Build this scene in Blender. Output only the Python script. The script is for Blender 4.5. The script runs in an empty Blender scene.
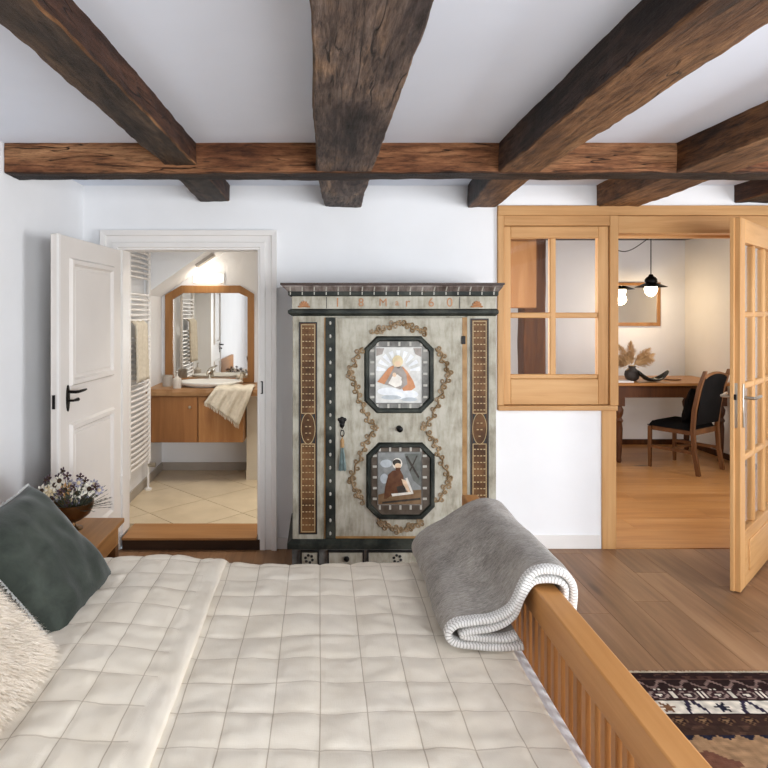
import bpy, bmesh, math, random
from mathutils import Vector, Matrix, noise

random.seed(7)
scene = bpy.context.scene
COL = scene.collection

# ------------------------------------------------------------------ camera
F_PX = 625.0            # focal length in pixels of a 768 px frame
CX, CY = 320.0, 313.0   # vanishing point of the room's depth direction
EYE = 1.5
cam_d = bpy.data.cameras.new('camera')
cam_d.sensor_width = 36.0
cam_d.lens = F_PX / 768.0 * 36.0
cam_d.shift_x = (384 - CX) / 768.0
cam_d.shift_y = (CY - 384) / 768.0
cam_d.clip_start = 0.02
cam = bpy.data.objects.new('camera', cam_d)
cam.location = (0, 0, EYE)
cam.rotation_euler = (math.radians(90), 0, 0)
COL.objects.link(cam)
scene.camera = cam

# ------------------------------------------------------------------ world, daylight, exposure
w = bpy.data.worlds.new('sky'); scene.world = w; w.use_nodes = True
bg = w.node_tree.nodes['Background']
bg.inputs[0].default_value = (0.78, 0.88, 1.0, 1); bg.inputs[1].default_value = 1.0

def area(name, loc, rot, sx, sy, power, color, spread=180):
    l = bpy.data.lights.new(name, 'AREA'); l.shape = 'RECTANGLE'
    l.size = sx; l.size_y = sy; l.energy = power; l.color = color; l.spread = math.radians(spread)
    o = bpy.data.objects.new(name, l); COL.objects.link(o)
    o.location = loc; o.rotation_euler = rot
    return o
R90 = math.pi / 2
# daylight entering by the bedroom's windows (right wall and wall behind the camera)
area('daylight_side_window', (3.86, 1.15, 1.3), (0, R90 + math.radians(14), 0), 1.3, 1.5, 80, (0.96, 0.98, 1.0))
area('daylight_rear_window', (1.35, -1.26, 1.3), (R90 + math.radians(16), 0, 0), 1.5, 1.3, 92, (0.90, 0.955, 1.0))
# lamps added to brighten the two rooms beyond, which have no window openings
area('bathroom_ceiling_fill', (-0.45, 4.55, 2.26), (0, 0, 0), 0.6, 0.5, 9, (1.0, 0.94, 0.85), 125)  # unseen lamp added under the closed ceiling to light the bathroom
area('dining_fill_left', (1.06, 4.75, 1.45), (0, -R90, 0), 1.1, 1.0, 18, (1.0, 0.97, 0.93))  # added lamp in front of the unbroken left wall
area('dining_fill_right', (4.12, 4.95, 1.45), (0, R90, 0), 1.2, 1.1, 25, (0.98, 0.98, 1.0))  # second added lamp, out of view, brightening the left part and back wall

vs = scene.view_settings
vs.view_transform = 'Standard'; vs.look = 'None'; vs.exposure = 0.36; vs.gamma = 1.0; vs.use_curve_mapping = False

# ------------------------------------------------------------------ helpers
def lin(c):
    def f(v):
        v = v / 255.0
        return v / 12.92 if v <= 0.04045 else ((v + 0.055) / 1.055) ** 2.4
    return (f(c[0]), f(c[1]), f(c[2]), 1.0)

def wx(x, Y): return (x - CX) * Y / F_PX
def wz(y, Y): return EYE - (y - CY) * Y / F_PX

BASE = {}
def base_of(o):
    while o is not None:
        if o in BASE: return BASE[o]
        o = o.parent
    return Vector((0, 0, 0))

def tag(o, label=None, cat=None, group=None, kind=None):
    if label: o['label'] = label
    if cat: o['category'] = cat
    if group: o['group'] = group
    if kind: o['kind'] = kind
    return o

def empty(name, loc=(0, 0, 0), label=None, cat=None, group=None, kind=None, local=False):
    o = bpy.data.objects.new(name, None); o.empty_display_size = 0.1
    COL.objects.link(o); o.location = loc
    BASE[o] = Vector((0, 0, 0)) if local else Vector(loc)
    return tag(o, label, cat, group, kind)

class MB:
    def __init__(s): s.v = []; s.f = []; s.m = []
    def add(s, vs, fs, m=0):
        b = len(s.v); s.v += [tuple(v) for v in vs]
        for f in fs: s.f.append(tuple(i + b for i in f)); s.m.append(m)
        return s
    def box(s, x0, x1, y0, y1, z0, z1, m=0):
        v = [(x, y, z) for z in (z0, z1) for y in (y0, y1) for x in (x0, x1)]
        return s.add(v, [(0, 2, 3, 1), (4, 5, 7, 6), (0, 1, 5, 4), (2, 6, 7, 3), (0, 4, 6, 2), (1, 3, 7, 5)], m)
    def hexa(s, lo, hi, m=0):
        """lo, hi: loops of equal length; side faces and caps"""
        return s.loft([lo, hi], m)
    def loft(s, loops, m=0, caps=True, closed=False):
        n = len(loops[0]); v = [p for l in loops for p in l]; f = []
        k = len(loops)
        for i in range(k if closed else k - 1):
            a = i * n; b = ((i + 1) % k) * n
            for j in range(n):
                j2 = (j + 1) % n
                f.append((a + j, a + j2, b + j2, b + j))
        if caps and not closed:
            f.append(tuple(range(n))[::-1]); f.append(tuple(range((k - 1) * n, k * n)))
        return s.add(v, f, m)
    def prism(s, poly, axis, a, b, m=0):
        def P(p, t):
            return {'y': (p[0], t, p[1]), 'z': (p[0], p[1], t), 'x': (t, p[0], p[1])}[axis]
        return s.loft([[P(p, a) for p in poly], [P(p, b) for p in poly]], m)
    def frame(s, outer, inner, axis, a, b, m=0):
        def P(p, t):
            return {'y': (p[0], t, p[1]), 'z': (p[0], p[1], t), 'x': (t, p[0], p[1])}[axis]
        L = [[P(p, a) for p in outer], [P(p, b) for p in outer], [P(p, b) for p in inner], [P(p, a) for p in inner]]
        return s.loft(L, m, closed=True)
    def tube(s, pts, r, n=8, m=0, caps=True):
        pts = [Vector(p) for p in pts]; k = len(pts)
        rs = r if isinstance(r, (list, tuple)) else [r] * k
        loops = []; up = None
        for i, p in enumerate(pts):
            t = (pts[min(i + 1, k - 1)] - pts[max(i - 1, 0)]).normalized()
            if up is None:
                up = Vector((0, 0, 1)) if abs(t.z) < 0.9 else Vector((1, 0, 0))
            a = t.cross(up); a = a.normalized() if a.length > 1e-6 else Vector((1, 0, 0))
            b = a.cross(t).normalized(); up = b
            loops.append([p + (a * math.cos(2 * math.pi * j / n) + b * math.sin(2 * math.pi * j / n)) * rs[i] for j in range(n)])
        return s.loft(loops, m, caps)
    def lathe(s, prof, c=(0, 0, 0), n=20, m=0, sx=1, sy=1):
        loops = [[(c[0] + r * sx * math.cos(2 * math.pi * j / n), c[1] + r * sy * math.sin(2 * math.pi * j / n), c[2] + z) for j in range(n)] for r, z in prof]
        return s.loft(loops, m)
    def ball(s, c, r, n=8, k=6, m=0, sc=(1, 1, 1)):
        prof = []
        loops = []
        for i in range(1, k):
            a = math.pi * i / k
            loops.append([(c[0] + r * sc[0] * math.sin(a) * math.cos(2 * math.pi * j / n), c[1] + r * sc[1] * math.sin(a) * math.sin(2 * math.pi * j / n), c[2] - r * sc[2] * math.cos(a)) for j in range(n)])
        return s.loft(loops, m)
    def grid(s, fn, nu, nv, m=0):
        v = [fn(i / nu, j / nv) for j in range(nv + 1) for i in range(nu + 1)]
        f = [(j * (nu + 1) + i, j * (nu + 1) + i + 1, (j + 1) * (nu + 1) + i + 1, (j + 1) * (nu + 1) + i) for j in range(nv) for i in range(nu)]
        return s.add(v, f, m)
    def build(s, name, mats, parent=None, bevel=0, smooth=None, seg=2, origin=None, recalc=True):
        if not isinstance(mats, (list, tuple)): mats = [mats]
        if parent is not None: org = base_of(parent)
        elif origin is not None: org = Vector(origin)
        else:
            xs = [v[0] for v in s.v]; ys = [v[1] for v in s.v]; zs = [v[2] for v in s.v]
            org = Vector(((min(xs) + max(xs)) / 2, (min(ys) + max(ys)) / 2, min(zs)))
        me = bpy.data.meshes.new(name)
        me.from_pydata([(v[0] - org.x, v[1] - org.y, v[2] - org.z) for v in s.v], [], s.f)
        for mt in mats: me.materials.append(mt)
        for p, i in zip(me.polygons, s.m): p.material_index = i
        if recalc:
            bm = bmesh.new(); bm.from_mesh(me)
            bmesh.ops.recalc_face_normals(bm, faces=bm.faces); bm.to_mesh(me); bm.free()
        if smooth:
            me.shade_smooth(); me.set_sharp_from_angle(angle=math.radians(smooth))
        o = bpy.data.objects.new(name, me); COL.objects.link(o)
        if parent is not None: o.parent = parent
        else: o.location = org; BASE[o] = org
        if bevel:
            b = o.modifiers.new('bevel', 'BEVEL'); b.width = bevel; b.segments = seg; b.limit_method = 'ANGLE'; b.angle_limit = math.radians(40)
            if not smooth: me.shade_smooth(); me.set_sharp_from_angle(angle=math.radians(50))
        return o

def copy_obj(o, parent=None, loc=None, rot=None):
    c = o.copy(); COL.objects.link(c); c.parent = parent
    if loc is not None: c.location = loc
    if rot is not None: c.rotation_euler = rot
    return c

def copy_tree(root, loc, rot=None):
    r = copy_obj(root, None, loc, rot)
    for ch in list(root.children):
        c = copy_obj(ch, r)
        for g in list(ch.children): copy_obj(g, c)
    return r

def rect(x0, x1, z0, z1): return [(x0, z0), (x1, z0), (x1, z1), (x0, z1)]

# ------------------------------------------------------------------ materials
def new_mat(name):
    m = bpy.data.materials.new(name); m.use_nodes = True
    nt = m.node_tree; b = nt.nodes['Principled BSDF']
    return m, nt, b

def coords(nt, scale=(1, 1, 1), rnd=True):
    tc = nt.nodes.new('ShaderNodeTexCoord'); mp = nt.nodes.new('ShaderNodeMapping')
    mp.inputs['Scale'].default_value = scale
    if rnd:
        oi = nt.nodes.new('ShaderNodeObjectInfo'); ml = nt.nodes.new('ShaderNodeMath'); ml.operation = 'MULTIPLY'; ml.inputs[1].default_value = 37.0
        nt.links.new(oi.outputs['Random'], ml.inputs[0])
        ad = nt.nodes.new('ShaderNodeVectorMath'); ad.operation = 'ADD'
        nt.links.new(tc.outputs['Object'], ad.inputs[0]); nt.links.new(ml.outputs[0], ad.inputs[1])
        nt.links.new(ad.outputs[0], mp.inputs[0])
    else:
        nt.links.new(tc.outputs['Object'], mp.inputs[0])
    return mp.outputs[0]

def nnoise(nt, vec, scale, detail=4, rough=0.55, dist=0.0):
    n = nt.nodes.new('ShaderNodeTexNoise'); n.inputs['Scale'].default_value = scale; n.inputs['Detail'].default_value = detail
    n.inputs['Roughness'].default_value = rough; n.inputs['Distortion'].default_value = dist
    nt.links.new(vec, n.inputs['Vector']); return n.outputs['Fac']

def ramp(nt, fac, stops):
    r = nt.nodes.new('ShaderNodeValToRGB'); e = r.color_ramp.elements
    while len(e) < len(stops): e.new(0.5)
    for el, (p, c) in zip(e, stops): el.position = p; el.color = c
    nt.links.new(fac, r.inputs[0]); return r.outputs[0]

def mixc(nt, fac, a, b, mode='MIX'):
    m = nt.nodes.new('ShaderNodeMix'); m.data_type = 'RGBA'; m.blend_type = mode
    for sock, val in ((0, fac), (6, a), (7, b)):
        if hasattr(val, 'is_linked') or hasattr(val, 'links'): nt.links.new(val, m.inputs[sock])
        else: m.inputs[sock].default_value = val
    return m.outputs[2]

def bump(nt, b, h, strength, dist=0.01):
    n = nt.nodes.new('ShaderNodeBump'); n.inputs['Strength'].default_value = strength; n.inputs['Distance'].default_value = dist
    nt.links.new(h, n.inputs['Height']); nt.links.new(n.outputs[0], b.inputs['Normal'])

def plain(name, c, rough=0.6, var=6, scale=6, bmp=0.05, bscale=60, metal=0.0, spec=0.4, stretch=(1, 1, 1)):
    m, nt, b = new_mat(name); v = coords(nt, stretch)
    hi = tuple(min(255, k + var) for k in c); lo = tuple(max(0, k - var) for k in c)
    f = nnoise(nt, v, scale, 4)
    nt.links.new(ramp(nt, f, [(0.3, lin(lo)), (0.7, lin(hi))]), b.inputs['Base Color'])
    b.inputs['Roughness'].default_value = rough; b.inputs['Metallic'].default_value = metal
    b.inputs['Specular IOR Level'].default_value = spec
    if bmp: bump(nt, b, nnoise(nt, v, bscale, 3), bmp, 0.004)
    return m

def wood(name, dark, mid, light, axis='x', fine=16, rough=0.5, bmp=0.12, big=1.6, rndv=0.12, knots=False, spec=0.35, along=0.8):
    m, nt, b = new_mat(name)
    sc = {'x': (along, fine, fine), 'y': (fine, along, fine), 'z': (fine, fine, along)}[axis]
    v = coords(nt, sc); v2 = coords(nt, tuple(0.25 * s + 0.75 for s in sc) if False else {'x': (0.5, 3, 3), 'y': (3, 0.5, 3), 'z': (3, 3, 0.5)}[axis])
    f1 = nnoise(nt, v, 2.2, 6, 0.6, 0.6); f2 = nnoise(nt, v2, big, 3, 0.5, 0.8)
    g = mixc(nt, 0.5, ramp(nt, f1, [(0.25, (0, 0, 0, 1)), (0.75, (1, 1, 1, 1))]), ramp(nt, f2, [(0.3, (0, 0, 0, 1)), (0.7, (1, 1, 1, 1))]))
    c = ramp(nt, g, [(0.05, lin(dark)), (0.5, lin(mid)), (0.95, lin(light))])
    if knots:
        vk = coords(nt, {'x': (0.9, 3, 3), 'y': (3, 0.9, 3), 'z': (3, 3, 0.9)}[axis])
        vo = nt.nodes.new('ShaderNodeTexVoronoi'); vo.inputs['Scale'].default_value = 1.1; nt.links.new(vk, vo.inputs['Vector'])
        k = ramp(nt, vo.outputs['Distance'], [(0.03, (1, 1, 1, 1)), (0.12, (0, 0, 0, 1))])
        c = mixc(nt, k, c, lin(tuple(int(q * 0.5) for q in dark)))
    if rndv:
        oi = nt.nodes.new('ShaderNodeObjectInfo'); mr = nt.nodes.new('ShaderNodeMapRange')
        mr.inputs['To Min'].default_value = 1 - rndv; mr.inputs['To Max'].default_value = 1 + rndv
        nt.links.new(oi.outputs['Random'], mr.inputs['Value'])
        hs = nt.nodes.new('ShaderNodeHueSaturation'); nt.links.new(mr.outputs[0], hs.inputs['Value']); nt.links.new(c, hs.inputs['Color']); c = hs.outputs[0]
    nt.links.new(c, b.inputs['Base Color']); b.inputs['Roughness'].default_value = rough
    b.inputs['Specular IOR Level'].default_value = spec
    bump(nt, b, f1, bmp, 0.003)
    return m

def glassy(name, tint=(1, 1, 1), refl=0.09):
    m, nt, b = new_mat(name); nt.nodes.remove(b)
    out = nt.nodes['Material Output']; tr = nt.nodes.new('ShaderNodeBsdfTransparent'); gl = nt.nodes.new('ShaderNodeBsdfGlossy')
    tr.inputs[0].default_value = (*tint, 1); gl.inputs['Roughness'].default_value = 0.01
    mx = nt.nodes.new('ShaderNodeMixShader'); fr = nt.nodes.new('ShaderNodeLayerWeight'); fr.inputs[0].default_value = 0.5
    pw = nt.nodes.new('ShaderNodeMath'); pw.operation = 'POWER'; pw.inputs[1].default_value = 5.0; nt.links.new(fr.outputs['Facing'], pw.inputs[0])
    ma = nt.nodes.new('ShaderNodeMath'); ma.operation = 'MULTIPLY_ADD'; ma.inputs[1].default_value = 0.7; ma.inputs[2].default_value = 0.012; nt.links.new(pw.outputs[0], ma.inputs[0])
    nt.links.new(ma.outputs[0], mx.inputs[0]); nt.links.new(tr.outputs[0], mx.inputs[1]); nt.links.new(gl.outputs[0], mx.inputs[2])
    nt.links.new(mx.outputs[0], out.inputs[0]); return m

def emit(name, c, s):
    m, nt, b = new_mat(name); b.inputs['Base Color'].default_value = (*c, 1)
    b.inputs['Emission Color'].default_value = (*c, 1); b.inputs['Emission Strength'].default_value = s
    b.inputs['Roughness'].default_value = 0.3
    return m

M = {}
M['plaster'] = plain('white_plaster', (240, 240, 241), 0.9, 3, 2.0, 0.25, 9, spec=0.1)
M['ceiling'] = plain('ceiling_plaster', (232, 238, 249), 0.9, 3, 1.5, 0.25, 7, spec=0.1)
M['plaster_warm'] = plain('warm_plaster', (238, 232, 222), 0.9, 3, 2.0, 0.2, 9, spec=0.1)
M['white_paint'] = plain('white_lacquer', (234, 230, 226), 0.35, 3, 3, 0.04, 30)
M['door_paint'] = plain('warm_white_door_paint', (226, 219, 212), 0.4, 3, 3, 0.04, 30)
M['floor_x'] = wood('oak_plank', (104, 74, 50), (138, 102, 72), (162, 125, 92), 'y', 14, 0.42, 0.1, 1.4, 0.07, knots=True, along=0.7)
M['pine_floor'] = wood('pine_plank', (150, 98, 50), (178, 124, 70), (196, 144, 90), 'x', 12, 0.33, 0.06, 1.2, 0.07, knots=True)
M['pine_z'] = wood('pine_frame_upright', (176, 126, 74), (202, 154, 100), (216, 172, 120), 'z', 15, 0.5, 0.06, 1.2, 0.05)
M['pine_x'] = wood('pine_frame_crosswise', (176, 126, 74), (202, 154, 100), (216, 172, 120), 'x', 15, 0.5, 0.06, 1.2, 0.05)
M['dark_pine_z'] = wood('rustic_post', (46, 26, 14), (92, 56, 30), (132, 84, 46), 'z', 9, 0.6, 0.3, 1.2, 0.0)
M['honey_panel'] = wood('honey_pine_panel', (128, 84, 46), (156, 108, 64), (176, 130, 84), 'z', 8, 0.45, 0.05, 1.0, 0, knots=True)
M['bed_y'] = wood('bed_beech_long', (158, 104, 52), (186, 128, 70), (202, 146, 88), 'y', 18, 0.45, 0.05, 1.0, 0.03)
M['bed_z'] = wood('bed_beech_upright', (150, 98, 50), (180, 122, 66), (198, 142, 84), 'z', 18, 0.45, 0.05, 1.0, 0.08)
M['stand'] = wood('nightstand_wood', (146, 98, 52), (178, 126, 72), (196, 148, 92), 'y', 12, 0.45, 0.06, 1.0, 0.04)
M['stand_dark'] = wood('nightstand_leg_wood', (70, 44, 24), (94, 62, 34), (118, 80, 46), 'z', 12, 0.5, 0.06, 1.0, 0.04)
M['step_dark'] = wood('dark_step_wood', (40, 26, 18), (58, 40, 28), (78, 54, 38), 'x', 12, 0.5, 0.1, 1.0, 0)
M['step_top'] = wood('threshold_wood', (136, 92, 52), (164, 116, 70), (184, 138, 90), 'x', 12, 0.4, 0.08, 1.0, 0)
M['vanity'] = wood('vanity_walnut', (124, 80, 44), (156, 106, 62), (176, 128, 80), 'z', 9, 0.4, 0.06, 1.0, 0.08, knots=True)
M['counter'] = wood('counter_wood', (120, 84, 52), (166, 124, 84), (196, 156, 112), 'x', 12, 0.45, 0.1, 1.4, 0)
M['mirror_frame'] = wood('mirror_frame_wood', (130, 88, 48), (160, 114, 68), (178, 134, 86), 'z', 10, 0.4, 0.05, 1.0, 0)
M['table'] = wood('table_top_wood', (140, 90, 44), (176, 122, 68), (198, 146, 90), 'x', 12, 0.35, 0.05, 1.0, 0)
M['table_dark'] = wood('table_leg_wood', (50, 26, 12), (80, 46, 22), (110, 66, 34), 'z', 12, 0.4, 0.05, 1.0, 0)
M['chair_wood'] = wood('chair_wood', (70, 40, 20), (104, 66, 34), (134, 90, 52), 'z', 12, 0.4, 0.05, 1.0, 0)
M['black_cloth'] = plain('black_upholstery', (17, 16, 16), 0.9, 4, 10, 0.2, 150, spec=0.1)
M['iron'] = plain('black_iron', (20, 17, 16), 0.45, 4, 10, 0.1, 60, 0.6)
M['steel'] = plain('brushed_steel', (190, 184, 172), 0.28, 8, 10, 0.03, 60, 1.0)
M['brass'] = plain('aged_brass', (104, 76, 48), 0.35, 14, 12, 0.08, 60, 0.9)
M['ceramic'] = plain('white_ceramic', (236, 234, 228), 0.15, 2, 4, 0.0, 10)
M['stoneware'] = plain('grey_stoneware', (176, 168, 158), 0.6, 8, 10, 0.1, 60)
M['stoneware2'] = plain('pale_stoneware', (206, 198, 188), 0.5, 6, 10, 0.1, 60)
M['tile'] = plain('beige_tile', (214, 196, 166), 0.3, 8, 5, 0.03, 40)
M['grout'] = plain('tile_grout', (172, 156, 132), 0.9, 6, 20, 0.1, 60)
M['greybase'] = plain('grey_tile_skirting', (172, 162, 150), 0.4, 6, 6, 0.03, 40)
M['beige_wall'] = plain('beige_side_panel', (216, 206, 188), 0.6, 4, 4, 0.05, 40)
M['towel'] = plain('beige_towel', (214, 204, 186), 0.95, 8, 40, 0.6, 220, spec=0.05)
M['mirror'] = plain('mirror_glass', (235, 235, 232), 0.02, 0, 4, 0.0, 4, 1.0)
M['glass'] = glassy('clear_glass')
M['sheet'] = plain('white_cotton_sheet', (232, 231, 232), 0.9, 3, 12, 0.15, 30, spec=0.1)
M['velvet'] = None

def beam_mat(name, axis, cols, grey=0.0):
    m, nt, b = new_mat(name)
    def S(al, ac): return {'x': (al, ac, ac), 'y': (ac, al, ac)}[axis]
    f1 = nnoise(nt, coords(nt, S(1.0, 13)), 2.6, 9, 0.7, 0.5); f2 = nnoise(nt, coords(nt, S(0.8, 3.6)), 1.8, 6, 0.66, 0.4); f3 = nnoise(nt, coords(nt, S(2.6, 24)), 3.2, 6, 0.75)
    f4 = nnoise(nt, coords(nt, S(0.55, 7)), 1.6, 3, 0.5, 0.35)
    c1 = ramp(nt, f2, [(0.30, lin(cols[0])), (0.43, lin(cols[1])), (0.54, lin(cols[2])), (0.68, lin(cols[3]))])
    c = mixc(nt, 0.9, c1, ramp(nt, f1, [(0.28, lin((70, 58, 54))), (0.46, lin((196, 188, 182))), (0.7, (1, 1, 1, 1))]), 'MULTIPLY')
    c = mixc(nt, 0.8, c, ramp(nt, f3, [(0.34, lin((58, 48, 44))), (0.48, lin((220, 216, 212))), (0.6, (1, 1, 1, 1))]), 'MULTIPLY')
    # drying cracks: thin dark lines along the grain
    sb = nt.nodes.new('ShaderNodeMath'); sb.operation = 'SUBTRACT'; sb.inputs[1].default_value = 0.5; nt.links.new(f4, sb.inputs[0])
    ab = nt.nodes.new('ShaderNodeMath'); ab.operation = 'ABSOLUTE'; nt.links.new(sb.outputs[0], ab.inputs[0])
    ck = ramp(nt, ab.outputs[0], [(0.0, (1, 1, 1, 1)), (0.008, (0, 0, 0, 1))])
    mk = nt.nodes.new('ShaderNodeMath'); mk.operation = 'MULTIPLY'; nt.links.new(ck, mk.inputs[0])
    gt = ramp(nt, f2, [(0.48, (0, 0, 0, 1)), (0.56, (1, 1, 1, 1))]); nt.links.new(gt, mk.inputs[1])
    c = mixc(nt, mk.outputs[0], c, lin((20, 14, 12)))
    nt.links.new(c, b.inputs['Base Color']); b.inputs['Roughness'].default_value = 0.6; b.inputs['Specular IOR Level'].default_value = 0.25
    ad = nt.nodes.new('ShaderNodeMath'); ad.operation = 'ADD'; nt.links.new(f1, ad.inputs[0]); nt.links.new(f3, ad.inputs[1])
    su = nt.nodes.new('ShaderNodeMath'); su.operation = 'SUBTRACT'; nt.links.new(ad.outputs[0], su.inputs[0]); nt.links.new(mk.outputs[0], su.inputs[1])
    bump(nt, b, su.outputs[0], 0.9, 0.014)
    return m
BM = {}
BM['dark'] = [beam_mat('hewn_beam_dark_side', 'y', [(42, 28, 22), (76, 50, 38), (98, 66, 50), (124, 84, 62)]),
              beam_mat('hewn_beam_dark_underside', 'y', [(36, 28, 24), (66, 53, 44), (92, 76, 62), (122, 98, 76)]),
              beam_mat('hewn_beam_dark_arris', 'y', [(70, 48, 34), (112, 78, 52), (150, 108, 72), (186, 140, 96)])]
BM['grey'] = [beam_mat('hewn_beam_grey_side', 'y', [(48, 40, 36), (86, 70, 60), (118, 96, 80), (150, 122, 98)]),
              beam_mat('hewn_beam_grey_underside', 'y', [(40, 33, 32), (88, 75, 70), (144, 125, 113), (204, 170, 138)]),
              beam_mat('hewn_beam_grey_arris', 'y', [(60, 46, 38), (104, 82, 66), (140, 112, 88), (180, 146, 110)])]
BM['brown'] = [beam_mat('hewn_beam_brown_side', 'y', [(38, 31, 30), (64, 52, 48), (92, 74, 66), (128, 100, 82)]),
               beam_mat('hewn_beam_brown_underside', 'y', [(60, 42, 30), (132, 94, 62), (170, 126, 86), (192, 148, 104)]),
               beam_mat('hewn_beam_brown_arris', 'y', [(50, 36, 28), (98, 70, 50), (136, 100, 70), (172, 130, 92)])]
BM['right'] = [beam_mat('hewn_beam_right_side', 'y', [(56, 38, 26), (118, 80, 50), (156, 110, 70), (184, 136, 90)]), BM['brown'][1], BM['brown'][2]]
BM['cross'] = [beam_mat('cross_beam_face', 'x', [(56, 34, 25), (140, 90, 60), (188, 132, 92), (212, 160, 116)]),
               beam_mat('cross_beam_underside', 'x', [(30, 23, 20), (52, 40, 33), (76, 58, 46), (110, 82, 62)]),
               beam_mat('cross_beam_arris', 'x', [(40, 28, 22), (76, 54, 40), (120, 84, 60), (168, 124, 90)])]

def velvet():
    m, nt, b = new_mat('green_velvet'); v = coords(nt)
    f = nnoise(nt, v, 9, 5, 0.6, 0.5)
    nt.links.new(ramp(nt, f, [(0.3, lin((42, 47, 42))), (0.7, lin((70, 75, 68)))]), b.inputs['Base Color'])
    b.inputs['Roughness'].default_value = 0.85; b.inputs['Sheen Weight'].default_value = 0.25; b.inputs['Sheen Roughness'].default_value = 0.4
    b.inputs['Specular IOR Level'].default_value = 0.1
    bump(nt, b, nnoise(nt, v, 160, 2), 0.3, 0.002); return m
M['velvet'] = velvet()
M['white_trim'] = plain('pale_piping', (200, 200, 196), 0.9, 8, 30, 0.3, 150)
M['fur'] = plain('cream_fur', (244, 232, 216), 0.95, 10, 14, 0.0, 10, spec=0.05)

def quilt_mat():
    m, nt, b = new_mat('linen_quilt')
    uv = nt.nodes.new('ShaderNodeUVMap'); uv.uv_map = 'seams'
    sx = nt.nodes.new('ShaderNodeSeparateXYZ'); nt.links.new(uv.outputs[0], sx.inputs[0])
    def line(o, wd):
        a = nt.nodes.new('ShaderNodeMath'); a.operation = 'PINGPONG'; a.inputs[1].default_value = 0.5; nt.links.new(o, a.inputs[0])
        c = nt.nodes.new('ShaderNodeMath'); c.operation = 'LESS_THAN'; c.inputs[1].default_value = wd; nt.links.new(a.outputs[0], c.inputs[0]); return c.outputs[0]
    mx = nt.nodes.new('ShaderNodeMath'); mx.operation = 'MAXIMUM'
    hw = nt.nodes.new('ShaderNodeMath'); hw.operation = 'MULTIPLY'; hw.inputs[1].default_value = 1.5; nt.links.new(line(sx.outputs[0], 0.013), hw.inputs[0]); nt.links.new(hw.outputs[0], mx.inputs[0]); nt.links.new(line(sx.outputs[1], 0.014), mx.inputs[1])
    v = coords(nt, rnd=False); f = nnoise(nt, v, 5, 5, 0.6)
    c = ramp(nt, f, [(0.3, lin((229, 217, 198))), (0.7, lin((238, 228, 212)))])
    md = nt.nodes.new('ShaderNodeMath'); md.operation = 'MULTIPLY'; md.inputs[1].default_value = 0.5; nt.links.new(mx.outputs[0], md.inputs[0])
    c = mixc(nt, md.outputs[0], c, lin((176, 158, 134)))
    nt.links.new(c, b.inputs['Base Color']); b.inputs['Roughness'].default_value = 0.92; b.inputs['Specular IOR Level'].default_value = 0.1
    b.inputs['Sheen Weight'].default_value = 0.1
    n1 = nnoise(nt, coords(nt, (1, 7, 1), False), 60, 3); n2 = nnoise(nt, coords(nt, (7, 1, 1), False), 60, 3)
    ad = nt.nodes.new('ShaderNodeMath'); nt.links.new(n1, ad.inputs[0]); nt.links.new(n2, ad.inputs[1])
    bump(nt, b, ad.outputs[0], 0.25, 0.002); return m
M['quilt'] = quilt_mat()

def wool(name, a, c, chev=False):
    m, nt, b = new_mat(name); v = coords(nt, rnd=False)
    f = nnoise(nt, coords(nt, (9, 40, 9), False), 6, 6, 0.8, 0.8); f2 = nnoise(nt, v, 7, 4, 0.6)
    g = mixc(nt, 0.35, f, f2)
    col = ramp(nt, g, [(0.38, lin(a)), (0.62, lin(c))])
    if chev:
        uv = nt.nodes.new('ShaderNodeUVMap'); uv.uv_map = 'weave'; sx = nt.nodes.new('ShaderNodeSeparateXYZ'); nt.links.new(uv.outputs[0], sx.inputs[0])
        pp = nt.nodes.new('ShaderNodeMath'); pp.operation = 'PINGPONG'; pp.inputs[1].default_value = 0.5; nt.links.new(sx.outputs[1], pp.inputs[0])
        ad = nt.nodes.new('ShaderNodeMath'); nt.links.new(sx.outputs[0], ad.inputs[0]); nt.links.new(pp.outputs[0], ad.inputs[1])
        fr = nt.nodes.new('ShaderNodeMath'); fr.operation = 'FRACT'; nt.links.new(ad.outputs[0], fr.inputs[0])
        lt = nt.nodes.new('ShaderNodeMath'); lt.operation = 'LESS_THAN'; lt.inputs[1].default_value = 0.36; nt.links.new(fr.outputs[0], lt.inputs[0])
        col = mixc(nt, lt.outputs[0], col, lin((176, 171, 165)))
    nt.links.new(col, b.inputs['Base Color']); b.inputs['Roughness'].default_value = 0.95; b.inputs['Specular IOR Level'].default_value = 0.05
    b.inputs['Sheen Weight'].default_value = 0.2
    bump(nt, b, nnoise(nt, v, 190, 3), 0.6, 0.004); return m
M['wool'] = wool('grey_wool', (112, 105, 98), (188, 180, 170))
M['wool_edge'] = wool('white_herringbone_wool', (214, 211, 207), (236, 233, 229), True)

# wardrobe paints
def painted(name, a, b_, c, scale=5, stretch=(4, 4, 0.8)):
    m, nt, b = new_mat(name); v = coords(nt, stretch, False); v2 = coords(nt, (1, 1, 1), False)
    f = nnoise(nt, v, scale, 6, 0.65, 0.4); f2 = nnoise(nt, v2, 9, 5, 0.6)
    g = mixc(nt, 0.5, f, f2)
    nt.links.new(ramp(nt, g, [(0.36, lin(a)), (0.47, lin(b_)), (0.58, lin(c))]), b.inputs['Base Color'])
    b.inputs['Roughness'].default_value = 0.55; b.inputs['Specular IOR Level'].default_value = 0.22; bump(nt, b, f, 0.15, 0.004); return m
M['w_pale'] = painted('faded_grey_paint', (128, 122, 106), (156, 150, 134), (176, 171, 156), 7, (5, 5, 1.1))
M['w_pale2'] = painted('faded_cream_paint', (134, 128, 112), (164, 158, 142), (183, 178, 164), 7, (5, 5, 1.1))
M['w_green'] = painted('dark_green_paint', (18, 21, 18), (32, 36, 32), (60, 62, 55), 6, (1, 1, 1))
M['w_grey'] = painted('grey_moulding_paint', (70, 68, 66), (104, 102, 98), (140, 138, 132), 6, (1, 1, 1))
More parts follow.
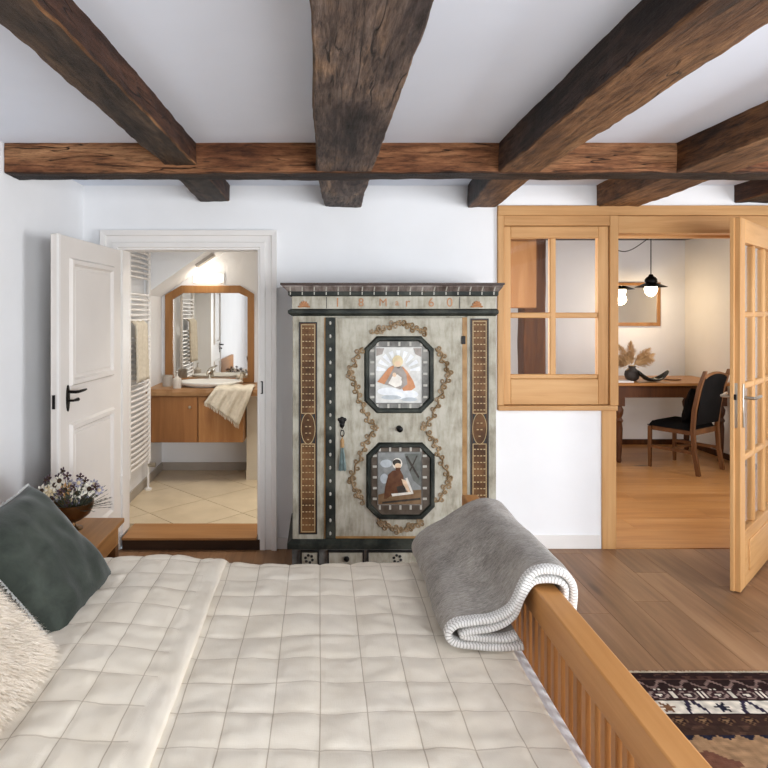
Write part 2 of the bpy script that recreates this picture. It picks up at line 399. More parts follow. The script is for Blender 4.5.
M['w_brown'] = painted('brown_inlay_paint', (52, 33, 17), (86, 57, 31), (116, 82, 50), 4, (1, 1, 1))
M['w_black'] = plain('black_line_paint', (26, 25, 24), 0.5, 6, 20, 0.1, 60)
M['w_gold'] = plain('worn_gold_paint', (158, 122, 76), 0.45, 20, 18, 0.15, 80)
M['w_bronze'] = plain('bronze_scroll_paint', (132, 108, 76), 0.45, 30, 25, 0.15, 80)
M['w_white'] = plain('white_bead_paint', (176, 172, 162), 0.5, 10, 20, 0.1, 60)
M['w_orange'] = plain('orange_letter_paint', (172, 122, 84), 0.6, 12, 20, 0.1, 60)
M['w_edge'] = plain('ochre_edge_wood', (150, 112, 62), 0.5, 20, 14, 0.1, 60)
M['w_cornice'] = painted('cornice_brown_paint', (70, 58, 52), (104, 92, 86), (140, 130, 124), 8, (3, 1, 1))
for k, c in dict(p_sky=(206, 205, 200), p_cloud=(226, 228, 230), p_orange=(190, 128, 84), p_grey=(150, 140, 132), p_skin=(222, 192, 160), p_white=(226, 220, 210),
                 p_sky2=(132, 134, 132), p_brown=(92, 54, 28), p_dark=(52, 44, 36), p_ground=(120, 92, 62), p_tree=(96, 98, 92), p_halo=(218, 200, 160), p_blue=(178, 184, 188)).items():
    M[k] = plain('painting_' + k[2:] + '_paint', c, 0.5, 14, 28, 0.1, 60)
M['tassel'] = plain('blue_grey_thread', (112, 128, 126), 0.9, 14, 40, 0.4, 120)

# ------------------------------------------------------------------ the shell
LX, RX, BY, RY, CEIL = -1.51, 3.9, 3.98, -1.3, 2.312
WT = 0.14
DLX, DRX, DTOP = -1.267, wx(258, BY), wz(250, BY)     # bathroom doorway
PX = wx(497, BY)                                       # left edge of the wooden partition
HEAD = wz(206, BY)                                     # top of the wooden header
WINZ = wz(409, BY)
OPX = wx(617, BY); HINGE = 2.90

m = MB()
m.box(LX - .12, DLX, BY, BY + WT, 0, CEIL); m.box(DLX, DRX, BY, BY + WT, DTOP, CEIL); m.box(DRX, PX, BY, BY + WT, 0, CEIL)
m.box(PX, wx(602, BY), BY + .004, BY + WT, 0, WINZ); m.box(PX, RX + .12, BY, BY + WT, HEAD, CEIL); m.box(HINGE + .1, RX + .12, BY, BY + WT, 0, HEAD)
tag(m.build('wall_back', M['plaster']), kind='structure')
tag(MB().box(LX - .12, LX, RY, BY, 0, CEIL).build('wall_left', M['plaster']), kind='structure')
# right wall with its window opening
m = MB(); y0, y1, z0, z1 = 0.35, 1.95, 0.7, 2.1
m.box(RX, RX + .12, RY, y0, 0, CEIL); m.box(RX, RX + .12, y1, BY, 0, CEIL); m.box(RX, RX + .12, y0, y1, 0, z0); m.box(RX, RX + .12, y0, y1, z1, CEIL)
tag(m.build('wall_right', M['plaster']), kind='structure')
m = MB(); x0, x1, z0, z1 = 0.55, 2.15, 0.7, 2.1
m.box(LX - .12, x0, RY - .12, RY, 0, CEIL); m.box(x1, RX + .12, RY - .12, RY, 0, CEIL); m.box(x0, x1, RY - .12, RY, 0, z0); m.box(x0, x1, RY - .12, RY, z1, CEIL)
tag(m.build('wall_rear', M['plaster']), kind='structure')
tag(MB().box(LX - .12, RX + .12, RY - .12, BY + WT, CEIL, CEIL + .1).build('ceiling', M['ceiling']), kind='structure')

# floor with its planks
floor = empty('floor', (0, 0, -.03), kind='structure')
MB().box(LX - .12, RX + .12, RY - .12, BY, -.06, -.014).build('subfloor', M['step_dark'], floor)
PW, PLN = 0.185, 1.30
def plank_proto(w, l, t, mat, name):
    m = MB(); g = 0.0003; e = 0.0009
    lo = [(-w / 2 + g, -l / 2 + g, -t), (w / 2 - g, -l / 2 + g, -t), (w / 2 - g, l / 2 - g, -t), (-w / 2 + g, l / 2 - g, -t)]
    md = [(p[0], p[1], -e) for p in lo]
    hi = [(p[0] - math.copysign(e, p[0]), p[1] - math.copysign(e, p[1]), 0) for p in lo]
    m.loft([lo, md, hi]); return m
pm = {}
def place_plank(x, y0, y1):
    key = round(y1 - y0, 3)
    if key not in pm:
        o = plank_proto(PW, key, .014, M['floor_x'], 'plank').build('plank', M['floor_x'], floor); o.location = (x, (y0 + y1) / 2, .03); pm[key] = o
    else: copy_obj(pm[key], floor, (x, (y0 + y1) / 2, .03))
row = 0; x = LX + PW / 2
BASE[floor] = Vector((0, 0, 0))
offs = [0, .5, .22, .74, .36, .88, .12, .6]
while x - PW / 2 < RX:
    y = RY - offs[row % 8] * PLN
    while y < BY:
        a, b_ = max(y, RY), min(y + PLN, BY)
        if b_ - a > .03: place_plank(x, a, b_)
        y += PLN
    x += PW; row += 1

# ceiling beams
def beam(stations, z0, z1, mat, name, label, amp=.008, seed=0, axis='y', step=.022):
    """stations: list of (t, lo, hi) along the axis; a hewn, slightly crooked timber"""
    m = MB(); loops = []
    t0, t1 = stations[0][0], stations[-1][0]; n = int((t1 - t0) / step)
    for i in range(n + 1):
        t = t0 + (t1 - t0) * i / n
        for k in range(len(stations) - 1):
            if stations[k][0] <= t <= stations[k + 1][0] + 1e-6:
                q = (t - stations[k][0]) / (stations[k + 1][0] - stations[k][0])
                lo = stations[k][1] * (1 - q) + stations[k + 1][1] * q; hi = stations[k][2] * (1 - q) + stations[k + 1][2] * q; break
        lp = []; c = .006
        pts = [(lo, z1), (lo, z1 * .7 + z0 * .3), (lo, z1 * .4 + z0 * .6), (lo, z0 + c), (lo + c, z0)]
        for q in (.125, .25, .375, .5, .625, .75, .875): pts.append((lo + c + (hi - lo - 2 * c) * q, z0))
        pts += [(hi - c, z0), (hi, z0 + c), (hi, z1 * .4 + z0 * .6), (hi, z1 * .7 + z0 * .3), (hi, z1)]
        for (u, z) in pts:
            v = Vector((u * 4 + seed, t * 2.1, z * 6)); v2 = Vector((u * 22 + seed, t * 13, z * 22)); v3 = Vector((u * 60 + seed, t * 30, z * 60))
            d = noise.noise(v) * amp + noise.noise(v2) * amp * .5 + noise.noise(v3) * amp * .22
            e = noise.noise(v + Vector((31, 7, 3))) * amp * .8 + noise.noise(v2 + Vector((5, 9, 1))) * amp * .5 + noise.noise(v3 + Vector((5, 9, 1))) * amp * .22
            if z >= z1 - 1e-6: e = 0
            p = (u + d, t, z + e) if axis == 'y' else (t, u + d, z + e)
            lp.append(p)
        loops.append(lp)
    n0 = len(m.f); m.loft(loops); npt = len(loops[0])
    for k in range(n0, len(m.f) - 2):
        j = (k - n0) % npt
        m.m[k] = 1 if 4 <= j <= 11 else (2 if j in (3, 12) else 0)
    return tag(m.build(name, mat, smooth=38), label, 'beam')
ZT = CEIL + .01
Y0 = RY + .01; Y1 = BY - .002
beam([(Y0, -.80, -.65), (1.5, -.79, -.645), (2.98, -.75, -.592), (Y1, -.765, -.575)], 2.208, ZT, BM['dark'], 'ceiling_beam', 'dark hewn beam above the open white door, leftmost running away from the viewer', seed=1)
beam([(Y0, -.03, .25), (1.4, -.022, .25), (2.98, -.018, .25), (Y1, .03, .262)], 2.175, ZT, BM['grey'], 'ceiling_beam', 'wide grey-brown cracked beam above the painted wardrobe', seed=5)
beam([(Y0, .80, 1.04), (1.5, .835, 1.045), (2.98, .85, 1.05), (Y1, .94, 1.125)], 2.172, ZT, BM['brown'], 'ceiling_beam', 'brown beam with dark side ending above wardrobe edge and wooden window', seed=9)
beam([(Y0, 1.70, 1.97), (2.4, 1.71, 1.98), (2.98, 1.70, 1.97), (Y1, 1.76, 2.02)], 2.172, ZT, BM['right'], 'ceiling_beam', 'brown beam at upper right ending above the dining doorway', seed=14)
beam([(Y0, 2.62, 2.86), (Y1, 2.64, 2.88)], 2.20, ZT, BM['dark'], 'ceiling_beam', 'dark beam end at the far right above the open glazed door', seed=19)
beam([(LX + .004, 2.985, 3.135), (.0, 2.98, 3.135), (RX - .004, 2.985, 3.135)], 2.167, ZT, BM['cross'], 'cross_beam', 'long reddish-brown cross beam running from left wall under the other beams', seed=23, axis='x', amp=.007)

# ------------------------------------------------------------------ white door surround and door
tr = empty('trim_1', ((DLX + DRX) / 2, BY, 0), kind='structure')
def casing(u0, u1, steps, vertical=True):
    pass
cw = wx(277, BY) - DRX
lo = DLX - cw; hi = DRX + cw; top = wz(228, BY)
prof = [(0, .018), (.012, .018), (.016, .028), (.045, .028), (.050, .020), (.085, .020), (.090, .034), (cw, .040)]
def prof_solid(m, sign, base):      # upright casing built as stepped strips
    for (a, d), (b_, d2) in zip(prof[:-1], prof[1:]):
        xa, xb = base + sign * a, base + sign * b_
        lo_ = [(xa, BY, .0), (xb, BY, .0), (xb, BY - d2, .0), (xa, BY - d, .0)]
        m.loft([lo_, [(p[0], p[1], DTOP + a if i in (0, 3) else DTOP + b_) for i, p in enumerate(lo_)]])
for s, bx, nm in ((1, DRX, 'casing_upright'), (-1, DLX, 'casing_upright')):
    m = MB(); prof_solid(m, s, bx); m.build(nm, M['white_paint'], tr)
m = MB()
for (a, d), (b_, d2) in zip(prof[:-1], prof[1:]):
    l = [(DLX - a, BY, DTOP + a), (DLX - b_, BY, DTOP + b_), (DLX - b_, BY - d2, DTOP + b_), (DLX - a, BY - d, DTOP + a)]
    r = [(DRX + a, BY, DTOP + a), (DRX + b_, BY, DTOP + b_), (DRX + b_, BY - d2, DTOP + b_), (DRX + a, BY - d, DTOP + a)]
    m.loft([l, r])
m.build('casing_head', M['white_paint'], tr)
m = MB(); m.box(DLX, DLX + .012, BY - .002, BY + WT, .09, DTOP); m.build('jamb', M['white_paint'], tr)
m = MB(); m.box(DRX - .004, DRX + .001, BY - .002, BY + WT, .09, DTOP); m.build('jamb', M['white_paint'], tr)
m = MB(); zs = wz(387, BY)
m.box(DRX + .026, DRX + .034, BY - .032, BY - .02, zs - .04, zs + .04); m.box(DRX + .02, DRX + .034, BY - .032, BY - .02, zs + .034, zs + .04); m.box(DRX + .02, DRX + .034, BY - .032, BY - .02, zs - .04, zs - .034)
m.build('strike_plate', M['iron'], tr)

door1 = empty('door_1', (DLX + .002, BY - .012, 0), kind='structure', local=True)
DW = .85; dz0, dz1 = .115, DTOP - .004
MB().box(0, DW, -.038, 0, dz0, dz1).build('leaf', M['door_paint'], door1, bevel=.003)
def molding(m, x0, x1, z0, z1, w_, y0, y1, slope=.012):
    o = rect(x0, x1, z0, z1)
    def ins(k): return rect(x0 + k, x1 - k, z0 + k, z1 - k)
    m.loft([[(p[0], y, p[1]) for p in q] for q, y in ((o, y0), (ins(slope), y1), (ins(w_ - slope), y1), (ins(w_), y0))], closed=True)
for (z0, z1, n_) in ((1.115, 1.79, 'upper'), (.26, .925, 'lower')):
    m = MB(); molding(m, .125, .725, z0, z1, .045, -.002, .016); pm_ = m.build('panel_molding', M['door_paint'], door1)
    m = MB(); m.prism(rect(.185, .665, z0 + .06, z1 - .06), 'y', -.002, .006); m.build('panel_field', M['door_paint'], pm_, bevel=.004)
m = MB(); m.box(DW - .012, DW + .006, -.004, .008, dz0, dz1); m.build('rebate_strip', M['white_paint'], door1)
hz = 1.06
m = MB()
m.loft([[(.745 + w_ * math.cos(a) , y, hz + .068 * math.sin(a)) for a in [2 * math.pi * k / 16 for k in range(16)]] for y, w_ in ((0, .018), (.006, .017))])
m.build('handle_plate', M['iron'], door1)
m = MB(); m.tube([(.745, .004, hz + .033), (.745, .045, hz + .033), (.73, .052, hz + .033), (.66, .052, hz + .033), (.635, .052, hz + .034)], [.008, .008, .008, .007, .005]); m.build('lever', M['iron'], door1, smooth=50)
m = MB(); m.tube([(.745, .004, hz - .012), (.745, .035, hz - .012)], .006); m.tube([(.745, .03, hz - .012), (.69, .032, hz - .012)], [.006, .010]); m.build('key', M['iron'], door1, smooth=50)
m = MB(); m.box(DW + .004, DW + .009, -.026, -.012, hz - .04, hz + .03); m.build('lock_plate', M['iron'], door1)
m = MB(); m.tube([(.745, -.036, hz + .01), (.745, -.085, hz + .01)], [.016, .009]); m.tube([(.745, -.08, hz + .01), (.66, -.082, hz + .01)], .008); m.tube([(.745, -.036, hz - .03), (.745, -.055, hz - .03)], .008)
m.build('lever', M['iron'], door1, smooth=50)
m = MB(); m.tube([(-.002, .004, 1.62), (-.002, .004, 1.74)], .010); m.tube([(-.002, .004, .35), (-.002, .004, .47)], .010); m.build('hinge', M['white_paint'], door1, smooth=50)
door1.rotation_euler = (0, 0, math.radians(-92.9))

# step into the bathroom
BF = .076
st = empty('trim_2', ((DLX + DRX) / 2, 3.95, 0), kind='structure')
m = MB(); m.box(wx(122, 3.956), wx(263, 3.956), 3.956, BY + WT, 0, BF - .012); m.build('step_riser', M['step_dark'], st)
m = MB(); m.box(DLX + .013, DRX - .006, 3.945, 4.22, BF - .012, BF + .004); m.build('step_board', M['step_top'], st, bevel=.003)

# baseboards
m = MB(); m.box(PX, wx(601, BY), BY - .008, BY + .004, 0, wz(535, BY)); tag(m.build('baseboard_back', M['white_paint'], bevel=.003), kind='structure')
m = MB(); m.box(hi, -.17, BY - .012, BY, 0, .07); tag(m.build('baseboard_middle', M['white_paint'], bevel=.003), kind='structure')
m = MB(); m.box(LX, LX + .012, RY, BY, 0, .07); tag(m.build('baseboard_left', M['white_paint'], bevel=.003), kind='structure')

# ------------------------------------------------------------------ wooden partition with inner window
def X(x): return wx(x, BY)
def Z(y): return wz(y, BY)
win = empty('window_1', ((X(497) + X(617)) / 2, BY, WINZ), kind='structure')
m = MB(); m.box(PX, X(503), BY - .022, BY + .10, Z(405), Z(216)); m.build('frame_upright', M['pine_z'], win, bevel=.003)
m = MB(); m.box(X(608.5), OPX, BY - .022, BY + .12, Z(405), Z(216.05)); m.build('frame_upright', M['pine_z'], win, bevel=.003)
m = MB(); m.box(PX, RX, BY - .026, BY + .12, Z(216), HEAD); m.build('header_board', M['pine_x'], win, bevel=.003)
m = MB(); m.box(X(503), X(608.5), BY - .020, BY + .10, Z(226), Z(216)); m.build('header_rail', M['pine_x'], win, bevel=.003)
m = MB(); m.box(PX, X(615.5), BY - .034, BY + .13, Z(410), Z(405)); m.build('window_sill', M['pine_x'], win, bevel=.004)
m = MB(); m.box(X(601.5), X(615.5), BY - .012, BY + .12, 0, Z(410)); m.build('post', M['pine_z'], win, bevel=.003)
sash = empty('sash', kind=None); sash.parent = win; sash.location = (0, 0, 0); BASE.pop(sash)
ya, yb = BY - .006, BY + .045
m = MB(); m.box(X(503.4), X(510.5), ya, yb, Z(404.5), Z(226.4)); m.build('stile', M['pine_z'], sash, bevel=.004)
m = MB(); m.box(X(598), X(608.2), ya, yb, Z(404.5), Z(226.4)); m.build('stile', M['pine_z'], sash, bevel=.004)
m = MB(); m.box(X(510.5), X(598), ya, yb, Z(238), Z(226.4)); m.build('top_rail', M['pine_x'], sash, bevel=.004)
m = MB(); m.box(X(510.5), X(598), ya, yb, Z(404.5), Z(379)); m.build('bottom_rail', M['pine_x'], sash, bevel=.004)
m = MB(); m.box(X(510.5), X(598), ya + .008, yb - .008, Z(379), Z(374.5)); m.build('glazing_bead', M['pine_x'], sash, bevel=.006)
m = MB(); m.box(X(549.8), X(556), ya + .004, yb - .006, Z(375), Z(238)); m.build('muntin', M['pine_z'], sash, bevel=.007)
m = MB(); m.box(X(510.5), X(598), ya + .006, yb - .006, Z(318), Z(312.5)); m.build('muntin', M['pine_x'], sash, bevel=.007)
for (a, b_) in ((510.5, 550), (556, 598)):
    for (c, d) in ((238, 312.5), (318, 375)):
        MB().box(X(a), X(b_), BY + .018, BY + .022, Z(d), Z(c)).build('pane', M['glass'], sash)
# door frame of the dining room
df = empty('trim_3', (2.4, BY, 0), kind='structure')
m = MB(); m.box(OPX + .001, HINGE + .02, BY - .016, BY + .12, Z(233.5), Z(216.3)); m.build('door_head', M['pine_x'], df, bevel=.003)
m = MB(); m.box(HINGE + .005, HINGE + .1, BY - .022, BY + .12, 0, Z(216.3)); m.build('door_post', M['pine_z'], df, bevel=.003)
m = MB(); m.box(X(602), HINGE + .0, BY - .004, BY + .14, -.01, .006); m.build('threshold', M['pine_floor'], df, bevel=.002)
m = MB(); m.box(OPX - .03, HINGE + .1, BY + .10, BY + .14, Z(236), Z(216.3)); m.build('door_stop', M['pine_x'], df)
m = MB(); m.box(HINGE + .1, RX, BY - .012, BY, 0, .07); tag(m.build('baseboard_right', M['white_paint'], bevel=.003), kind='structure')

# glazed wooden door
d2 = empty('door_2', (HINGE, BY - .02, 0), kind='structure', local=True)
W2, T2 = .915, .046; b0, b1 = .010, 2.012
m = MB(); m.box(W2 - .10, W2 - .0, -T2, 0, b0, b1); m.build('stile', M['pine_z'], d2, bevel=.004)
m = MB(); m.box(W2 - .004, W2 + .010, -T2 - .002, -T2 + .018, b0, b1); m.build('rebate_strip', M['pine_z'], d2, bevel=.003)
m = MB(); m.box(0, .10, -T2, 0, b0, b1); m.build('stile', M['pine_z'], d2, bevel=.004)
m = MB(); m.box(.10, W2 - .10, -T2, 0, 1.885, b1); m.build('top_rail', M['pine_x'], d2, bevel=.004)
m = MB(); m.box(.10, W2 - .10, -T2, 0, b0, .315); m.build('bottom_rail', M['pine_x'], d2, bevel=.004)
m = MB(); m.prism(rect(.17, W2 - .17, .08, .25), 'y', -.002, .008); m.build('bottom_panel', M['pine_x'], d2, bevel=.006)
cw3 = (W2 - .2 - 2 * .035) / 3
xs = [.10 + cw3, .10 + 2 * cw3 + .035]
for x_ in xs:
    m = MB(); m.box(x_, x_ + .035, -T2 + .003, -.003, .315, 1.885); m.build('muntin', M['pine_z'], d2, bevel=.011)
zr = [.315 + (1.57) / 4 * k for k in (1, 2, 3)]
for z_ in zr:
    m = MB(); m.box(.10, W2 - .10, -T2 + .005, -.005, z_ - .017, z_ + .017); m.build('muntin', M['pine_x'], d2, bevel=.010)
for i in range(3):
    a = .10 + i * (cw3 + .035)
    for k in range(4):
        z_ = .315 + 1.57 / 4 * k
        MB().box(a, a + cw3, -.025, -.021, z_, z_ + 1.57 / 4).build('pane', M['glass'], d2)
hz = 1.045; hx = W2 - .05
m = MB(); m.box(hx - .014, hx + .014, 0, .006, hz - .16, hz + .075); m.build('handle_plate', M['steel'], d2, bevel=.003)
m = MB(); m.tube([(hx, .004, hz), (hx, .05, hz), (hx - .015, .056, hz), (hx - .12, .056, hz + .002)], .0085); m.build('lever', M['steel'], d2, smooth=50)
m = MB(); m.tube([(hx, -T2 + .002, hz), (hx, -T2 - .05, hz), (hx - .012, -T2 - .056, hz), (hx - .05, -T2 - .056, hz), (hx - .11, -T2 - .056, hz + .006)], .0085); m.build('lever', M['steel'], d2, smooth=50)
m = MB(); m.box(hx - .014, hx + .014, -T2 - .006, -T2, hz - .16, hz + .075); m.build('handle_plate', M['steel'], d2, bevel=.003)
m = MB(); m.box(W2 + .0, W2 + .003, -.032, -.014, hz - .16, hz + .08); m.build('lock_plate', M['steel'], d2)
m = MB(); m.box(W2 + .001, W2 + .010, -.029, -.018, hz - .01, hz + .02); m.build('latch_bolt', M['iron'], d2)
d2.rotation_euler = (0, 0, math.atan2(-.69, -.72))

# ------------------------------------------------------------------ bathroom
BLX, BRX, BBY, BC = -1.436, .30, 5.67, 2.30
m = MB(); m.box(BLX - .1, BLX, BY + WT, BBY, 0, BC); tag(m.build('wall_bathroom_left', M['plaster']), kind='structure')
m = MB(); m.box(BLX - .1, BRX + .1, BBY, BBY + .1, 0, BC); tag(m.build('wall_bathroom_back', M['plaster']), kind='structure')
m = MB(); m.box(BRX, BRX + .1, BY + WT, BBY, 0, BC); tag(m.build('wall_bathroom_right', M['plaster']), kind='structure')
m = MB(); m.box(BLX - .1, BRX + .1, BY + WT, BBY + .1, BC, BC + .1); tag(m.build('ceiling_bathroom', M['plaster']), kind='structure')
m = MB(); m.prism([(BLX, 1.645), (-.512, BC), (BLX, BC)], 'y', 5.10, BBY); tag(m.build('trim_4', M['plaster']), kind='structure')
# tiled floor: square tiles laid diagonally, clipped at the room's edges
fb = empty('floor_bathroom', (0, 0, 0), kind='structure')
MB().box(BLX, BRX, BY + WT, BBY, 0, BF - .006).build('floor_bed', M['grout'], fb)
def clip(poly, ax, lim, keep_less):
    out = []
    for i in range(len(poly)):
        a, b_ = poly[i], poly[(i + 1) % len(poly)]
        ia = (a[ax] <= lim) == keep_less or a[ax] == lim; ib = (b_[ax] <= lim) == keep_less or b_[ax] == lim
        if ia: out.append(a)
        if ia != ib:
            t = (lim - a[ax]) / (b_[ax] - a[ax]); out.append((a[0] + (b_[0] - a[0]) * t, a[1] + (b_[1] - a[1]) * t))
    return out
ts = .47; g = .003; r2 = ts / math.sqrt(2)
for i in range(-8, 9):
    for j in range(-8, 9):
        cx = -.55 + (i - j) * r2; cy = 4.78 + (i + j) * r2
        k = r2 - g * 1.4
        p = [(cx, cy - k), (cx + k, cy), (cx, cy + k), (cx - k, cy)]
        for ax, lim, less in ((0, BRX, True), (0, BLX, False), (1, BBY, True), (1, 4.225, False)):
            if p: p = clip(p, ax, lim, less)
        if len(p) >= 3:
            MB().prism(p, 'z', BF - .006, BF).build('tile', M['tile'], fb)
m = MB(); m.box(BLX, BRX, BBY - .012, BBY, BF, wz(462, BBY)); tag(m.build('baseboard_bathroom_back', M['greybase'], bevel=.002), kind='structure')
m = MB(); m.box(BLX, BLX + .012, BY + WT, BBY - .012, BF, wz(462, BBY)); tag(m.build('baseboard_bathroom_left', M['greybase'], bevel=.002), kind='structure')

# towel radiator
rx_ = BLX + .06
rad = empty('towel_radiator', (rx_, 4.80, .30), 'white ladder towel radiator on the bathroom side wall', 'radiator')
ry0, ry1 = 4.53, 5.06
for y in (ry0, ry1): MB().tube([(rx_ - .01, y, .30), (rx_ - .01, y, 2.14)], .016, 10).build('upright', M['white_paint'], rad, smooth=50)
proto = None; z = .34; k = 0
while z < 2.13:
    if proto is None:
        m = MB(); m.tube([(rx_ - .01, ry0, z), (rx_ + .002, ry0 + .12, z), (rx_ + .004, (ry0 + ry1) / 2, z), (rx_ + .002, ry1 - .12, z), (rx_ - .01, ry1, z)], .0105, 8)
        proto = m.build('bar', M['white_paint'], rad, smooth=50); pz = z
    else: copy_obj(proto, rad, (0, 0, z - pz))
    k += 1
    z += .039 if k not in (26, 32, 38) else .13
MB().tube([(rx_ - .01, ry1 - .02, BF), (rx_ - .01, ry1 - .02, .31)], .010, 8).build('supply_pipe', M['white_paint'], rad, smooth=50)
MB().lathe([(.03, 0), (.03, .012), (.012, .02)], (rx_ - .01, ry1 - .02, BF), 14).build('pipe_collar', M['white_paint'], rad, smooth=50)
MB().tube([(rx_ - .01, ry1 - .02, .275), (rx_ + .05, ry1 - .02, .275)], [.014, .02], 10).build('valve', M['steel'], rad, smooth=50)
# towel on the radiator
def towel_sheet(name, y0, y1, zt, zb, xo, label):
    def fn(u, v):
        y = y0 + (y1 - y0) * u
        z = zt - (zt - zb) * v
        return (xo + .006 * math.sin(u * 17 + v * 2) + .010 * math.sin(u * 7 + 1) * v - .03 * max(0, .05 - v) / .05, y, z)
    m = MB(); m.grid(fn, 26, 16); o = m.build(name, M['towel'], smooth=80, recalc=False)
    s = o.modifiers.new('thickness', 'SOLIDIFY'); s.thickness = .014; s.offset = 0
    return tag(o, label, 'towel')
towel_sheet('hanging_towel', 4.55, 4.86, wz(321, 4.8), wz(381, 4.7), rx_ + .034, 'beige towel hanging over the white towel radiator')

# vanity
VY = 5.17
def vx(x): return wx(x, VY)
def vz(y): return wz(y, VY)
va = empty('vanity_cabinet', ((vx(151) + vx(243)) / 2, 5.4, vz(443)), 'wall-hung walnut vanity cabinet with two doors under the washbasin', 'cabinet')
m = MB(); m.box(BLX + .004, vx(243), VY + .02, BBY - .004, vz(443), vz(396)); m.build('body', M['vanity'], va)
for a, b_ in ((151.3, 197), (198.4, 243)):
    dd = MB().box(max(vx(a), BLX + .03), vx(b_), VY, VY + .02, vz(442.5), vz(397)).build('door', M['vanity'], va, bevel=.003)
    if a < 160:
        MB().ball((vx(190), VY - .012, vz(407)), .013, 10, 8).build('knob', M['steel'], dd, smooth=60)
ct = MB()
def edge(u):  # live edge
    return VY - .03 + .008 * math.sin(u * 23) + .005 * math.sin(u * 51 + 1)
n = 40; xa, xb = BLX + .002, -.33
top_l = [(xa + (xb - xa) * i / n, edge(i / n)) for i in range(n + 1)]
poly = top_l + [(xb, BBY - .002), (xa, BBY - .002)]
low = [(p[0], p[1] + (.012 if i <= n else 0)) for i, p in enumerate(poly)]
ct.loft([[(p[0], p[1], vz(395.6)) for p in low], [(p[0], p[1], vz(392)) for p in poly], [(p[0], p[1], vz(389)) for p in poly]])
tag(ct.build('vanity_counter', M['counter']), 'wooden live-edge counter on top of the vanity cabinet', 'counter')
CZ = vz(389)
ba = empty('washbasin', (wx(210, 5.37), 5.37, CZ), 'white oval washbasin set on the wooden counter', 'washbasin')
m = MB(); m.lathe([(.75, 0), (.97, .028), (1.0, .043), (.985, .048), (.9, .046), (.8, .03), (.5, .012), (.05, .008)], (wx(210, 5.37), 5.37, CZ), 32, 0, .275, .18)
m.build('bowl', M['ceramic'], ba, smooth=60)
fx = wx(209, 5.57); fa = empty('basin_tap', (fx, 5.57, CZ), 'small chrome mixer tap behind the oval washbasin', 'tap')
MB().lathe([(.024, 0), (.024, .01), (.018, .02), (.017, .09), (.02, .1)], (fx, 5.60, CZ), 14).build('body', M['steel'], fa, smooth=50)
MB().tube([(fx, 5.60, CZ + .085), (fx, 5.56, CZ + .115), (fx, 5.5, CZ + .10), (fx, 5.49, CZ + .085)], [.014, .012, .011, .010]).build('spout', M['steel'], fa, smooth=50)
MB().tube([(fx, 5.60, CZ + .10), (fx, 5.60, CZ + .125), (fx + .05, 5.60, CZ + .15)], [.014, .012, .006]).build('lever', M['steel'], fa, smooth=50)
# toiletries
def jar(x, y, r, h, mat, name, label, cat, pump=False):
    c = (x, y, CZ)
    if not pump:
        return tag(MB().lathe([(r * .9, 0), (r, .01), (r, h), (r * .86, h), (r * .84, .02), (.002, .015)], c, 18).build(name, mat, smooth=40), label, cat)
    e = empty(name, c, label, cat)
    MB().lathe([(r * .9, 0), (r, .01), (r, h * .8), (r * .5, h * .92), (r * .35, h)], c, 18).build('bottle', mat, e, smooth=45)
    MB().tube([(x, y, CZ + h - .002), (x, y, CZ + h + .04), (x, y - .04, CZ + h + .038)], .006, 8).build('pump', M['steel'], e, smooth=50)
    return e
jar(wx(167.5, 5.36), 5.36, .043, .095, M['stoneware'], 'tumbler', 'grey stoneware tumbler at the left end of the wooden counter', 'cup')
jar(wx(177, 5.22), 5.22, .036, .10, M['stoneware2'], 'soap_dispenser', 'pale soap dispenser bottle beside the grey tumbler', 'dispenser', True)
sp = MB()
for i in range(9):
    a = i * 2.4; rr = .012 + .018 * ((i * 7) % 5) / 5
    sp.ball((wx(239, 5.5) + rr * math.cos(a), 5.57 + rr * math.sin(a), CZ + .016 + .007 * i), .017, 8, 6)
tag(sp.build('bath_sponge', M['towel'], smooth=60), 'knobbly cream bath sponge on the counter right of the tap', 'sponge')
# towel over the counter edge
def fn(u, v):
    s = -.12 + (.30 + .11 * u) * v       # arc length from counter top over the edge
    q = max(0.0, s) / .29
    x = vx((216 + 38 * u) * (1 - q) + (200.5 + 39 * u) * q)
    rip = .012 * math.sin(u * 21 + v * 1.5) + .006 * math.sin(u * 43)
    e = VY - .052
    if s < 0: y = e - s * 1.3; z = CZ + .014 + .012 * abs(math.sin(u * 9))
    else: y = e - .012 - rip * min(1, s / .1) - .008 * math.sin(u * 3); z = CZ + .012 - s * (.62 + .42 * u)
    return (x, y, z)
m = MB(); m.grid(fn, 40, 24); tw = m.build('draped_towel', M['towel'], smooth=80, recalc=False, origin=(vx(225), VY, CZ))
sm = tw.modifiers.new('thickness', 'SOLIDIFY'); sm.thickness = .008; sm.offset = 0
tag(tw, 'cream fringed towel draped over the front edge of the wooden counter', 'towel')
fr = MB()
for i in range(44):
    u = i / 43; p = Vector(fn(u, 1.0)); q = p + Vector((random.uniform(-.006, .006), random.uniform(-.004, .004), -.028))
    fr.tube([p + Vector((0, 0, .006)), q], [.0035, .002], 4)
tag(fr.build('fringe', M['towel'], tw), kind='stuff')
